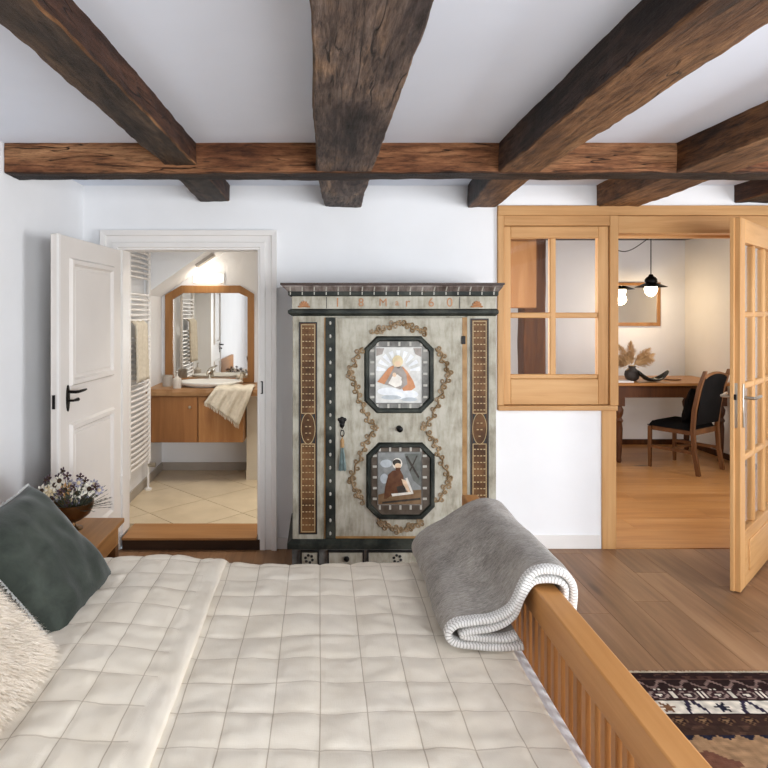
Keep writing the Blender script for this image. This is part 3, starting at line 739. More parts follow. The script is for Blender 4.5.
# panel under the counter at the right, wall lamp, mirror
m = MB(); m.box(vx(244.2) - .0, -.33, 5.34, BBY - .013, BF, vz(396)); m.box(vx(244.2) - .004, -.33, 5.335, 5.34, BF, BF + .08); tag(m.build('side_panel', M['beige_wall']), 'beige panel beneath the counter right of the vanity cabinet', 'panel')
MY = BBY
def mx_(x): return wx(x, MY - .03)
def mz(y): return wz(y, MY - .03)
mi = empty('bathroom_mirror', (mx_(209), MY, mz(386)), 'large mirror with clipped corners in honey wood frame above washbasin', 'mirror')
outer = [(mx_(165), CZ + .003), (mx_(254), CZ + .003), (mx_(254), mz(294)), (mx_(240), mz(285.5)), (mx_(181), mz(285.5)), (mx_(165), mz(295))]
inner = [(mx_(173), mz(378)), (mx_(247.5), mz(378)), (mx_(247.5), mz(297)), (mx_(238.5), mz(293)), (mx_(183), mz(293)), (mx_(173), mz(299))]
m = MB(); m.frame(outer, inner, 'y', MY - .035, MY - .002); m.build('frame', M['mirror_frame'], mi, bevel=.004)
m = MB(); m.prism(inner, 'y', MY - .012, MY - .006); m.build('mirror_glass', M['mirror'], mi)
la = empty('mirror_lamp', (mx_(209), MY, mz(284)), 'glowing wall lamp mounted above the wood framed bathroom mirror', 'lamp')
m = MB(); m.box(mx_(193), mx_(224), MY - .02, MY - .001, mz(283), mz(273)); m.build('back_plate', M['white_paint'], la)
m = MB(); m.box(mx_(195), mx_(221), MY - .10, MY - .02, mz(283), mz(274)); m.build('lamp_shade', emit('lamp_glow', (1.0, .92, .80), 3.2), la, bevel=.01)
gb = MB(); sl = Vector((1, 0, .709)).normalized(); sn = Vector((.709, 0, -1)).normalized(); gc_ = Vector((-.99, 5.36, 1.645 + .709 * (-.99 - BLX)))
def gq(a, y_, d): return gc_ + sl * a + sn * d + Vector((0, y_, 0))
gb.loft([[gq(-.09, -.05, d), gq(.09, -.05, d), gq(.09, .05, d), gq(-.09, .05, d)] for d in (-.004, .025)])
tag(gb.build('vent_grille', M['stoneware']), 'small grey slanted grille on the sloping ceiling above the mirror lamp', 'grille')

# ------------------------------------------------------------------ dining room
NLX, NRX, NBY, NC = 1.0, 4.17, 7.14, 2.33
m = MB(); m.box(NLX - .1, NLX, BY + WT, NBY, 0, NC); tag(m.build('wall_dining_left', M['plaster']), kind='structure')
m = MB(); m.box(NLX - .1, NRX + .1, NBY, NBY + .1, 0, NC); tag(m.build('wall_dining_back', M['plaster']), kind='structure')
m = MB(); m.box(NRX, NRX + .1, BY + WT, NBY, 0, NC); tag(m.build('wall_dining_right', M['plaster_warm']), kind='structure')
m = MB(); m.box(NLX - .1, NRX + .1, BY + WT, NBY + .1, NC, NC + .1); tag(m.build('ceiling_dining', M['step_dark']), kind='structure')
fd = empty('floor_dining', (0, 0, 0), kind='structure')
MB().box(NLX, NRX, BY + WT, NBY, -.06, -.012).build('subfloor', M['step_dark'], fd)
y = BY + WT + .001; row = 0; pw2 = .22; cache = {}
while y < NBY:
    x = NLX - offs[row % 8] * 2.4
    y1_ = min(y + pw2, NBY)
    while x < NRX:
        a, b_ = max(x, NLX), min(x + 2.4, NRX)
        if b_ - a > .05:
            key = (round(b_ - a, 3), round(y1_ - y, 3))
            if key not in cache:
                mm = plank_proto(key[0], key[1], .012, None, '')
                o = mm.build('plank', M['pine_floor'], fd); o.location = ((a + b_) / 2, (y + y1_) / 2, 0); cache[key] = o
            else: copy_obj(cache[key], fd, ((a + b_) / 2, (y + y1_) / 2, 0))
        x += 2.4
    y += pw2; row += 1
m = MB(); m.box(NLX, NRX, NBY - .014, NBY, 0, .06); tag(m.build('baseboard_dining_back', M['table_dark']), kind='structure')
m = MB(); m.box(NRX - .014, NRX, BY + WT, NBY - .014, 0, .06); tag(m.build('baseboard_dining_right', M['table_dark']), kind='structure')
# post and hanging panel seen through the inner window
beam_post = MB(); px0, px1 = wx(524, 6.6), wx(546, 6.6)
loops = []
for i in range(40):
    z = NC * i / 39; n1 = .008 * noise.noise(Vector((3, 1, z * 3))); n2 = .008 * noise.noise(Vector((9, 4, z * 3)))
    loops.append([(px0 + n1, 6.6, z), (px1 + n2, 6.6 + n1, z), (px1 + n2, 6.82, z), (px0 + n1, 6.82, z)])
beam_post.loft(loops); tag(beam_post.build('timber_post', M['dark_pine_z'], bevel=.012), 'dark rough timber post in dining room seen through window panes', 'post')
hc = empty('wall_cupboard', (wx(523, 5.5), 5.6, wz(308, 5.5)), 'honey pine hanging cupboard behind the upper left window pane', 'cupboard')
m = MB(); m.box(wx(490, 5.5), wx(537, 5.5), 5.52, 5.80, wz(308, 5.5), NC - .002); m.build('body', M['honey_panel'], hc, bevel=.003)
m = MB(); m.box(wx(491, 5.5), wx(536.6, 5.5), 5.50, 5.52, wz(307.5, 5.5), wz(241, 5.5)); m.build('door', M['honey_panel'], hc, bevel=.003)
# mirror on the dining wall
def nx(x): return wx(x, NBY - .02)
def nz(y_): return wz(y_, NBY - .02)
mi = empty('wall_mirror', (nx(634), NBY, nz(326)), 'mirror in thin wooden frame on the dining room wall behind lamp', 'mirror')
m = MB(); m.frame(rect(nx(609), nx(660.5), nz(326), nz(282.5)), rect(nx(612), nx(657.3), nz(322.5), nz(285.5)), 'y', NBY - .025, NBY - .001); m.build('frame', M['mirror_frame'], mi, bevel=.003)
m = MB(); m.prism(rect(nx(612), nx(657.3), nz(322.5), nz(285.5)), 'y', NBY - .012, NBY - .006); m.build('mirror_glass', M['mirror'], mi)
# pendant lamp
lx, ly = 3.59, 6.78
def lz(y_): return wz(y_, ly)
pl = empty('pendant_lamp', (lx, ly, lz(283)), 'dark enamel pendant lamp with lit bulb hanging over dining table', 'lamp')
MB().lathe([(.006, .155), (.02, .15), (.028, .13), (.045, .12), (.06, .10), (.064, .07), (.058, .06), (.10, .04), (.158, .018), (.16, .012), (.10, .034), (.05, .05), (.02, .06)], (lx, ly, lz(286.5) - .02), 24).build('lamp_shade', M['iron'], pl, smooth=40)
MB().lathe([(.004, 0), (.035, .01), (.058, .04), (.068, .08), (.06, .12), (.045, .15)], (lx, ly, lz(296.5)), 18).build('bulb', emit('bulb_glow', (1.0, .84, .6), 5.0), pl, smooth=60)
MB().tube([(lx, ly, lz(275)), (lx, ly, NC)], .005, 6).build('cord', M['iron'], pl)
m = MB(); pts = []
for i in range(15):
    t = i / 14; pts.append((lx - t * .55, ly + .02 * math.sin(t * 5), NC - .006 - .13 * math.sin(t * math.pi) ** 1.2 - .05 * t))
m.tube(pts, .005, 6); m.build('cable_swag', M['iron'], pl)
pd = bpy.data.lights.new('pendant_light', 'POINT'); pd.energy = 7; pd.color = (1.0, .78, .5); pd.shadow_soft_size = .07
po = bpy.data.objects.new('pendant_light', pd); COL.objects.link(po); po.parent = pl; po.location = (0, 0, -.16)
ld = bpy.data.lights.new('mirror_lamp_light', 'POINT'); ld.energy = .6; ld.color = (1.0, .86, .66); ld.shadow_soft_size = .06
lo_ = bpy.data.objects.new('mirror_lamp_light', ld); COL.objects.link(lo_); lo_.parent = la; lo_.location = (0, -.19, .05)

# dining table
TZ = .805; ty0, ty1, tx0, tx1 = 6.19, 6.94, 2.90, 4.12
tb = empty('dining_table', ((tx0 + tx1) / 2, (ty0 + ty1) / 2, 0), 'wooden dining table with dark turned legs in the far room', 'table')
MB().box(tx0, tx1, ty0, ty1, TZ - .03, TZ).build('tabletop', M['table'], tb, bevel=.006)
m = MB(); m.frame([(tx0 + .05, ty0 + .05), (tx1 - .05, ty0 + .05), (tx1 - .05, ty1 - .05), (tx0 + .05, ty1 - .05)], [(tx0 + .075, ty0 + .075), (tx1 - .075, ty0 + .075), (tx1 - .075, ty1 - .075), (tx0 + .075, ty1 - .075)], 'z', TZ - .15, TZ - .03)
m.build('apron', M['table_dark'], tb)
lp = [(.018, 0), (.026, .02), (.022, .05), (.028, .12), (.036, .34), (.03, .40), (.042, .42), (.026, .45), (.04, .49), (.045, .53), (.03, .56), (.03, .57)]
first = None
for x_ in (tx0 + .10, tx1 - .10):
    for y_ in (ty0 + .085, ty1 - .085):
        m = MB(); m.lathe(lp, (x_, y_, 0), 16); m.box(x_ - .042, x_ + .042, y_ - .042, y_ + .042, .57, TZ - .031)
        m.build('leg', M['table_dark'], tb, smooth=40)
# things on the table
vxp, vyp = wx(632, 6.42), 6.42
vsx = empty('pampas_vase', (vxp, vyp, TZ), 'round dark vase with dried pampas plumes on dining table', 'vase')
MB().lathe([(.035, 0), (.062, .02), (.074, .06), (.066, .10), (.038, .125), (.032, .14), (.04, .152), (.034, .15), (.025, .13)], (vxp, vyp, TZ), 22).build('vase', plain('charcoal_clay', (62, 56, 52), .6, 10, 14, .2, 60), vsx, smooth=50)
plume_m = plain('dried_plume', (214, 178, 132), .95, 16, 30, 0, 10, spec=.05)
def plume(p0, d, L, wd, n, seed):
    rnd = random.Random(seed); m = MB(); d = Vector(d).normalized(); p0 = Vector(p0)
    up = d.cross(Vector((.3, 1, .2))).normalized(); sd = d.cross(up)
    m.tube([p0 - d * .12, p0 + d * L * .8], [.0025, .001], 4)
    for i in range(n):
        t = rnd.random(); a = rnd.random() * 6.283
        o = (up * math.cos(a) + sd * math.sin(a))
        b_ = p0 + d * L * t; env = math.sin(math.pi * min(1, .12 + t * .85)) ** .8
        tip = b_ + d * L * (.18 + .1 * rnd.random()) + o * wd * env * (.5 + .7 * rnd.random()) + Vector((0, 0, -.02 * t))
        md = b_ * .5 + tip * .5 + o * wd * env * .2
        q = o.cross(d) * .0022
        bI = len(m.v); m.v += [tuple(b_ - q), tuple(b_ + q), tuple(md + q), tuple(md - q), tuple(tip)]
        m.f += [(bI, bI + 1, bI + 2, bI + 3), (bI + 3, bI + 2, bI + 4)]; m.m += [0, 0]
    return m
for i, (dx, dz, L) in enumerate(((-.85, .55, .17), (-.45, .9, .2), (-.1, 1, .21), (.55, .62, .2), (.9, .5, .2), (-.95, .25, .15), (.75, .25, .16))):
    o = plume((vxp + dx * .04, vyp, TZ + .165), (dx, .15 * math.sin(i * 2), dz), L * 1.05, .06, 520, i).build('plume', plume_m, vsx, recalc=False)
bwx, bwy = wx(653, 6.32), 6.32
def fn(u, v):
    a = u * 2 * math.pi; r = v
    X_ = .15 * r * math.cos(a); Y_ = .07 * r * math.sin(a)
    return (bwx + X_, bwy + Y_, TZ + .012 + .085 * (abs(X_) / .15) ** 2.2 * r + .02 * r ** 3)
m = MB(); m.grid(fn, 36, 8); bo = m.build('boat_bowl', plain('black_glaze', (28, 30, 28), .25, 6, 10, .03, 40), smooth=80, recalc=False, origin=(bwx, bwy, TZ))
sm = bo.modifiers.new('thickness', 'SOLIDIFY'); sm.thickness = .009; sm.offset = 1
tag(bo, 'black boat-shaped bowl with upturned ends on dining table', 'bowl')
m = MB(); m.box(wx(612, 6.27), wx(632, 6.27), 6.23, 6.37, TZ, TZ + .014); tag(m.build('booklet', M['white_paint'], bevel=.002), 'pale flat booklet on the dining table before the vase', 'booklet')
m = MB(); m.lathe([(.06, 0), (.075, .004), (.09, .012), (.088, .014), (.05, .006)], (wx(672, 6.5), 6.5, TZ), 24); tag(m.build('wooden_plate', M['mirror_frame'], smooth=50), 'small brown plate on dining table right of the black bowl', 'plate')

# dining chair (built facing +y, then turned)
ch = empty('dining_chair', (3.53, 6.075, 0), 'dark upholstered wooden dining chair drawn up to the far table', 'chair', local=True)
cwid, cdep = .23, .20
for s in (-1, 1):
    m = MB(); m.loft([[(s * cwid + a * .016, cdep + b_ * .016, z) for a, b_ in ((-1, -1), (1, -1), (1, 1), (-1, 1))] if z > .05 else [(s * cwid + a * .013, cdep + b_ * .013, z) for a, b_ in ((-1, -1), (1, -1), (1, 1), (-1, 1))] for z in (0, .2, .40)])
    m.build('leg', M['chair_wood'], ch, bevel=.003)
    m = MB(); loops = []
    for z, y_ in ((0, -.25), (.2, -.215), (.42, -.20), (.6, -.215), (.8, -.255), (.97, -.31)):
        k = .018 if z < .9 else .015
        loops.append([(s * cwid + a * k, y_ + b_ * k, z) for a, b_ in ((-1, -1), (1, -1), (1, 1), (-1, 1))])
    m.loft(loops); m.build('back_post', M['chair_wood'], ch, bevel=.004)
    m = MB(); m.box(s * cwid - .010, s * cwid + .010, -.20, cdep, .19, .22); m.build('stretcher', M['chair_wood'], ch)
m = MB(); m.box(-cwid, cwid, -.01, .01, .195, .215); m.build('stretcher', M['chair_wood'], ch)
m = MB(); m.box(-cwid + .01, cwid - .01, -.20, cdep + .012, .36, .41); m.build('seat_frame', M['chair_wood'], ch, bevel=.003)
def fn(u, v):
    x_ = -cwid - .012 + (2 * cwid + .024) * u; y_ = -.185 + (cdep + .205) * v
    e = min(u, 1 - u, v, 1 - v)
    return (x_, y_, .41 + .05 * min(1, (e / .12)) ** .5)
m = MB(); m.grid(fn, 14, 14); m.box(-cwid - .012, cwid + .012, -.185, cdep + .02, .405, .412); m.build('seat', M['black_cloth'], ch, smooth=60, recalc=False)
m = MB(); loops = []
for i in range(13):
    x_ = -cwid + .018 + (2 * cwid - .036) * i / 12
    hgt = .90 + .035 * math.sin(math.pi * i / 12)
    lp_ = []
    for z in (.46, .6, .8, hgt):
        yy = -.20 - (0.06 * ((z - .42) / .4) if z < .82 else .055 + (z - .8) * .32)
        lp_.append((x_, yy + .02, z))
    lp2 = [(p[0], p[1] - .035, p[2]) for p in lp_][::-1]
    loops.append(lp_ + lp2)
m.loft(loops); m.build('backrest', M['black_cloth'], ch, smooth=50)
m = MB(); pts = []
for i in range(13):
    x_ = -cwid + .015 + (2 * cwid - .03) * i / 12; pts.append((x_, -.292, .905 + .035 * math.sin(math.pi * i / 12)))
m.tube(pts, .016, 8); m.build('top_rail', M['chair_wood'], ch, smooth=50)
ch.rotation_euler = (0, 0, math.radians(33.4))
# cushion standing on the chair
def cushion_mesh(w_, h_, t, n=26, pull=.05):
    m = MB(); sides = []
    for s in (1, -1):
        def fn(u, v):
            a = 2 * u - 1; b_ = 2 * v - 1
            k = max(0, (1 - a ** 4)) ** .55 * max(0, (1 - b_ ** 4)) ** .55
            ex = 1 - pull * (1 - abs(b_) ** 2.2) * abs(a); ey = 1 - pull * (1 - abs(a) ** 2.2) * abs(b_)
            wr = .012 * noise.noise(Vector((a * 3, b_ * 3, s * 5))) * k
            return (a * w_ / 2 * ex, b_ * h_ / 2 * ey, s * (t / 2 * k + .002) + wr)
        m.grid(fn, n, n)
    return m
def place(o, origin, ax, ay):
    ax = Vector(ax).normalized(); ay = Vector(ay); ay = (ay - ax * ay.dot(ax)).normalized(); az = ax.cross(ay)
    o.matrix_world = Matrix.Translation(origin) @ Matrix((ax, ay, az)).transposed().to_4x4()
cu = cushion_mesh(.36, .34, .10).build('chair_cushion', M['black_cloth'], origin=(0, 0, 0), smooth=70)
a33 = math.radians(33.4); fw = Vector((-math.sin(a33), math.cos(a33), 0)); sd_ = Vector((math.cos(a33), math.sin(a33), 0))
place(cu, Vector((3.53, 6.075, 0)) - fw * .12 + Vector((0, 0, .63)), sd_, Vector((0, 0, 1)) - fw * .25)
tag(cu, 'dark cushion leaning against the dining chair backrest', 'cushion')

# ------------------------------------------------------------------ painted wardrobe
WY = 3.47
def ax_(x): return wx(x, WY)
def az_(y): return wz(y, WY)
wr = empty('painted_wardrobe', (ax_(394), 3.72, 0), 'antique folk-painted grey-green wardrobe with two octagonal picture panels', 'wardrobe')
WL, WR = ax_(292), ax_(495.5)
m = MB(); m.box(WL + .004, WR - .004, WY + .012, BY - .015, .06, az_(296)); m.build('carcass', M['w_pale'], wr)
for s in (WL + .004, WR - .10):
    MB().box(s, s + .096, WY + .012, WY + .10, 0, .06).build('foot', M['w_green'], wr)
    MB().box(s, s + .096, BY - .12, BY - .03, 0, .06).build('foot', M['w_green'], wr)
# cornice: stepped, overhanging, mitred round the front and both ends
def mitre(m, prof, x0, x1, y, mat=0):
    """prof: (overhang, z); swept round left end, front and right end"""
    n = len(prof)
    L = [[(x0 - o, BY - .02, z) for o, z in prof], [(x0 - o, y - o, z) for o, z in prof], [(x1 + o * .55, y - o, z) for o, z in prof], [(x1 + o * .55, BY - .02, z) for o, z in prof]]
    v = [p for l in L for p in l]; f = []
    for k in range(3):
        for j in range(n - 1):
            f.append((k * n + j, k * n + j + 1, (k + 1) * n + j + 1, (k + 1) * n + j))
    f.append(tuple(range(n))); f.append(tuple(range(3 * n, 4 * n)))
    # lid and underside
    f.append((n - 1, 2 * n - 1, 3 * n - 1, 4 * n - 1)); f.append((0, 3 * n, 2 * n, n))
    m.add(v, f, mat)
zt = wz(284, WY - .06)
cn = MB(); mitre(cn, [(.0, az_(296.6)), (.020, az_(295.4)), (.022, az_(291.5))], WL, WR, WY); cor = cn.build('cornice', M['w_green'], wr)
cn = MB(); mitre(cn, [(.024, az_(291.5)), (.036, az_(289.5)), (.05, az_(287.2)), (.052, az_(285.8))], WL, WR, WY); cn.build('cornice_cove', M['w_cornice'], cor)
cn = MB(); mitre(cn, [(.05, az_(285.8)), (.062, az_(285.2)), (.062, az_(283.3)), (.03, az_(283.0))], WL, WR, WY); cn.build('cornice_lip', plain('dark_brown_paint', (62, 44, 36), .5, 10, 20, .1, 60), cor)
# painted light ticks on the cornice
m = MB()
for i in range(18):
    x_ = 290 + i * 11.9
    m.loft([[(ax_(x_), WY - .047, az_(287.6)), (ax_(x_ + 1.2), WY - .047, az_(287.6)), (ax_(x_ + 1.0), WY - .0235, az_(291.3)), (ax_(x_ - .2), WY - .0235, az_(291.3))],
            [(ax_(x_), WY - .0515, az_(286.9)), (ax_(x_ + 1.2), WY - .0515, az_(286.9)), (ax_(x_ + 1.0), WY - .0275, az_(291.3)), (ax_(x_ - .2), WY - .0275, az_(291.3))]])
    m.box(ax_(x_), ax_(x_ + 1), WY - .0235, WY - .022, az_(295), az_(292))
tag(m.build('painted_ticks', M['w_white'], cor), kind='stuff')
# frieze
m = MB(); m.box(WL, WR, WY - .004, WY + .03, az_(308.8), az_(296.4)); fz = m.build('frieze', M['w_pale2'], wr)
for xx in (326.5, 459.5):
    MB().box(ax_(xx - .3), ax_(xx + .3), WY - .0048, WY - .003, az_(308.5), az_(297)).build('joint_line', M['w_black'], fz)
def text_mesh(txt, x, y, size, mat, name, parent):
    cu_ = bpy.data.curves.new('t', 'FONT'); cu_.body = txt; cu_.size = size; cu_.align_x = 'CENTER'; cu_.align_y = 'CENTER'; cu_.extrude = .0006; cu_.offset = 0.0
    to = bpy.data.objects.new('t', cu_); COL.objects.link(to)
    dg = bpy.context.evaluated_depsgraph_get(); me = bpy.data.meshes.new_from_object(to.evaluated_get(dg))
    bpy.data.objects.remove(to); bpy.data.curves.remove(cu_)
    me.transform(Matrix.Translation(Vector((ax_(x), WY - .0052, az_(y))) - base_of(parent)) @ Matrix.Rotation(R90, 4, 'X'))
    me.materials.clear(); me.materials.append(mat)
    o = bpy.data.objects.new(name, me); COL.objects.link(o); o.parent = parent; return o
for t, x_, sz in (('1', 337.5, .072), ('8', 361, .066), ('M', 383, .062), ('a', 397, .05), ('r', 407.5, .07), ('6', 431, .07), ('0', 449.5, .07)):
    text_mesh(t, x_, 302.8, sz, M['w_orange'], 'painted_character', fz)
for cx_ in (304.5, 477):
    m = MB()
    for k in range(7):
        a = math.pi * (k / 6); L = 6.2 if k in (0, 6) else 5.2
        dx, dy = math.cos(a), math.sin(a) * .85
        pts = [(ax_(cx_ + dx * t * L + .5 * math.sin(t * 5)), WY - .0055, az_(306.6 - dy * t * L * 1.35)) for t in (0, .3, .6, .85, 1)]
        m.tube(pts, [.003, .005, .0065, .006, .002], 6)
    m.build('painted_leaf_ornament', M['w_orange'], fz)
# waist moulding
m = MB(); mitre(m, [(.0, az_(316)), (.010, az_(314.8)), (.022, az_(313.2)), (.022, az_(310.4)), (.006, az_(308.8)), (.0, az_(308.6))], WL, WR, WY); m.build('upper_moulding', M['w_green'], wr)
# side stiles with brown inlay panels
def inlay(xa, xb, ytop, ybot, pxa, pxb):
    st_ = MB().box(ax_(xa), ax_(xb), WY - .002, WY + .03, az_(539), az_(316)).build('stile', M['w_pale'], wr, bevel=.002)
    cx_ = (pxa + pxb) / 2
    MB().frame(rect(ax_(pxa), ax_(pxb), az_(ybot), az_(ytop)), rect(ax_(pxa + 1.3), ax_(pxb - 1.3), az_(ybot - 1.3), az_(ytop + 1.3)), 'y', WY - .006, WY - .002).build('inlay_border', M['w_black'], st_)
    MB().prism(rect(ax_(pxa + 1.3), ax_(pxb - 1.3), az_(ybot - 1.3), az_(ytop + 1.3)), 'y', WY - .0035, WY - .002).build('inlay_field', M['w_brown'], st_)
    # light line and dashes
    m = MB(); q = WY - .0045
    ymid = 428.5
    m.frame(rect(ax_(pxa + 2.2), ax_(pxb - 2.2), az_(ymid - 15), az_(ytop + 2.4)), rect(ax_(pxa + 2.9), ax_(pxb - 2.9), az_(ymid - 15.7), az_(ytop + 3.1)), 'y', q - .0006, q + .001)
    m.frame(rect(ax_(pxa + 2.2), ax_(pxb - 2.2), az_(ybot - 2.2), az_(ymid + 15)), rect(ax_(pxa + 2.9), ax_(pxb - 2.9), az_(ybot - 2.9), az_(ymid + 15.7)), 'y', q - .0006, q + .001)
    R_ = (pxb - pxa) / 2 - 2.2
    for sgn in (-1, 1):      # interlaced arcs forming the almond
        pts = [(ax_(cx_ + sgn * (R_ * math.cos(t) * 1.0)), q, az_(ymid + 15.5 * math.sin(t))) for t in [(-1.9 + 3.8 * k / 20) for k in range(21)]]
        m.tube(pts, .0021, 5)
    y_ = ytop + 6.2
    while y_ < ybot - 4:
        if abs(y_ - ymid) > 17:
            for k in (-1.5, -.5, .5, 1.5):
                xx = cx_ + k * (R_ * .47); m.box(ax_(xx - .95), ax_(xx + .95), q - .0008, q + .001, az_(y_ + .45), az_(y_ - .45))
        elif abs(y_ - ymid) < 12:
            nn = 2 if abs(y_ - ymid) < 7 else 1
            for k in ([-.5, .5] if nn == 2 else [0]):
                xx = cx_ + k * (R_ * .55); m.box(ax_(xx - .95), ax_(xx + .95), q - .0008, q + .001, az_(y_ + .45), az_(y_ - .45))
        y_ += 6.55
    tag(m.build('inlay_pattern', M['w_orange'] if False else plain('pale_gold_line', (176, 152, 112), .5, 14, 20, .1, 60), st_), kind='stuff')
    m = MB()
    for sgn in (-1, 1):
        for yy in (ymid - 12.5, ymid + 12.5):
            s2 = 1 if yy < ymid else -1
            m.prism([(ax_(cx_ + sgn * R_), az_(yy - 2.5 * s2)), (ax_(cx_ + sgn * R_), az_(yy + 7 * s2)), (ax_(cx_ + sgn * R_ * .45), az_(yy - 1 * s2))], 'y', WY - .0042, WY - .0025)
    tag(m.build('inlay_spandrel', M['w_black'], st_), kind='stuff')
inlay(292.6, 325, 322, 534, 299, 317.2)
inlay(467, 496, 318.5, 534, 470.3, 488.5)
# beaded strip at the left of the door
bs = MB().box(ax_(325.4), ax_(335), WY - .012, WY + .02, az_(538), az_(317.5)).build('beaded_strip', M['w_green'], wr, bevel=.003)
pb = None; y_ = 323.0
while y_ < 536:
    if pb is None: pb = MB().ball((ax_(330.2), WY - .013, az_(y_)), .0085, 8, 6, sc=(.8, .6, 1.3)).build('bead', M['w_white'], bs, smooth=60); by_ = y_
    else: copy_obj(pb, bs, (0, 0, az_(y_) - az_(by_)))
    y_ += 13.1
MB().box(ax_(324.2), ax_(325.4), WY - .006, WY + .02, az_(538), az_(317.5)).build('edge_strip', M['w_edge'], wr)
MB().box(ax_(462.3), ax_(467), WY - .001, WY + .02, az_(538), az_(317.5)).build('edge_strip', M['w_edge'], wr)
# door
dr = MB().box(ax_(335.3), ax_(462), WY - .008, WY + .02, az_(537), az_(318)).build('door', M['w_pale2'], wr, bevel=.003)
MB().box(ax_(367) - .001, ax_(367) + .0006, WY - .0086, WY - .006, az_(334), az_(319)).build('board_joint', M['w_grey'], dr)
MB().box(ax_(335.6), ax_(461.8), WY - .0095, WY, az_(537.8), az_(535.6)).build('lower_edge', M['w_edge'], dr)
for yy in (340, 510):
    MB().box(ax_(461), ax_(465), WY - .014, WY - .004, az_(yy + 4), az_(yy - 4)).build('hinge', M['iron'], dr, bevel=.002)
def octo(x0, x1, y0, y1, c): return [(ax_(a), az_(b_)) for a, b_ in ((x0 + c, y1), (x1 - c, y1), (x1, y1 - c), (x1, y0 + c), (x1 - c, y0), (x0 + c, y0), (x0, y0 + c), (x0, y1 - c))]
def framed(x0, x1, y0, y1, px, name, plate_mat):
    c = 12.5
    m = MB()
    o = octo(x0, x1, y0, y1, c); i1 = octo(x0 + 1.6, x1 - 1.6, y0 + 1.6, y1 - 1.6, c - .7); i2 = octo(x0 + 4, x1 - 4, y0 + 4, y1 - 4, c - 1.7); i3 = octo(x0 + 5.2, x1 - 5.2, y0 + 5.2, y1 - 5.2, c - 2.2)
    m.loft([[(p[0], y, p[1]) for p in q] for q, y in ((o, WY - .008), (i1, WY - .024), (i2, WY - .024), (i3, WY - .010))], closed=True)
    m.build('octagon_frame', M['w_green'], dr)
    MB().prism(i3, 'y', WY - .012, WY - .007).build('octagon_plate', plate_mat, dr)
    # light dentils around the picture
    m = MB(); a, b_, c_, d_ = px; q0, q1 = WY - .0145, WY - .0115
    for k in range(5):
        t = (k + .1) / 4.2
        for yy, s in ((c_ - 3.2, 1), (d_ + 3.2, 1)):
            xx = a + (b_ - a) * t; m.box(ax_(xx - .4), ax_(xx + 1.6), q0, q1, az_(yy + 2.1), az_(yy - 2.1))
    for k in range(5):
        t = (k + .3) / 4.8
        for xx in (a - 3.4, b_ + 3.4):
            yy = c_ + (d_ - c_) * t; m.box(ax_(xx - 2.0), ax_(xx + 2.0), q0, q1, az_(yy + 1.1), az_(yy - 1.1))
    tag(m.build('dentils', M['w_white'], dr), kind='stuff')
    MB().frame(rect(ax_(a - .8), ax_(b_ + .8), az_(d_ + .8), az_(c_ - .8)), rect(ax_(a), ax_(b_), az_(d_), az_(c_)), 'y', WY - .0165, WY - .0115).build('picture_rim', M['w_grey'], dr)
framed(364, 433.5, 336, 413, (375.5, 421.5, 347, 402.5), 'upper', M['w_grey'])
framed(366, 434.5, 442, 519, (378, 421, 452, 503.5), 'lower', plain('umber_plate_paint', (78, 66, 54), .5, 16, 20, .1, 60))
def picture(items, mats, name):
    m = MB(); q = WY - .0122
    for k, (mi_, poly) in enumerate(items):
        m.prism([(ax_(a), az_(b_)) for a, b_ in poly], 'y', q - .00025 * (k + 1), q + .0008, mi_)
    return m.build(name, mats, dr)
def disc(cx_, cy_, r, ry=None, n=14): return [(cx_ + r * math.cos(2 * math.pi * k / n), cy_ + (ry or r) * math.sin(2 * math.pi * k / n)) for k in range(n)]
pm1 = ['p_sky', 'p_cloud', 'p_orange', 'p_grey', 'p_skin', 'p_white', 'p_halo', 'p_blue', 'p_dark']; I = {k: i for i, k in enumerate(pm1)}
it = [(I['p_sky'], [(375.5, 347), (421.5, 347), (421.5, 402.5), (375.5, 402.5)])]
for k in range(9):
    a = math.pi + math.pi * (k + .5) / 9; it.append((I['p_cloud'], [(398 + 12 * math.cos(a - .06), 372 + 12 * math.sin(a - .06)), (398 + 12 * math.cos(a + .06), 372 + 12 * math.sin(a + .06)), (398 + 22 * math.cos(a + .1), 372 + 22 * math.sin(a + .1)), (398 + 22 * math.cos(a - .1), 372 + 22 * math.sin(a - .1))]))
it += [(I['p_grey'], [(376, 348), (384, 348), (382, 354), (376, 356)]), (I['p_grey'], [(413, 348), (421, 348), (421, 357), (415, 354)]),
       (I['p_cloud'], disc(388, 391, 11, 4)), (I['p_cloud'], disc(404, 394, 14, 5)), (I['p_blue'], disc(391, 397, 10, 2.2)), (I['p_blue'], disc(409, 399, 8, 2)),
       (I['p_halo'], disc(397.3, 361, 5.4, 6)),
       (I['p_orange'], [(377, 381.5), (381, 377), (388, 368), (393, 365), (396, 371), (391, 381), (384, 384)]),
       (I['p_orange'], [(402, 366), (407, 371), (413, 381), (415, 387), (411, 390), (403, 390.5), (400, 384)]),
       (I['p_grey'], [(384, 384), (390, 374), (394, 366.5), (401, 366), (406, 374), (407, 384), (400, 389), (391, 386)]),
       (I['p_white'], [(388, 383), (392, 376), (397, 374), (402, 378), (401, 385), (395, 387)]),
       (I['p_grey'], disc(403.5, 379, 2.6, 3.2)), (I['p_skin'], disc(397.4, 363, 3.0, 3.9)), (I['p_halo'], [(393.6, 364), (395, 358.6), (399.6, 358.4), (401.2, 364), (399.8, 361), (395.4, 361)]), (I['p_skin'], disc(394, 374.5, 1.9, 2.2)), (I['p_dark'], disc(398, 367.4, 1.6, .6))]
picture(it, [M[k] for k in pm1], 'painted_figure_panel')
pm2 = ['p_sky2', 'p_tree', 'p_brown', 'p_dark', 'p_skin', 'p_ground', 'p_white', 'p_blue']; I = {k: i for i, k in enumerate(pm2)}
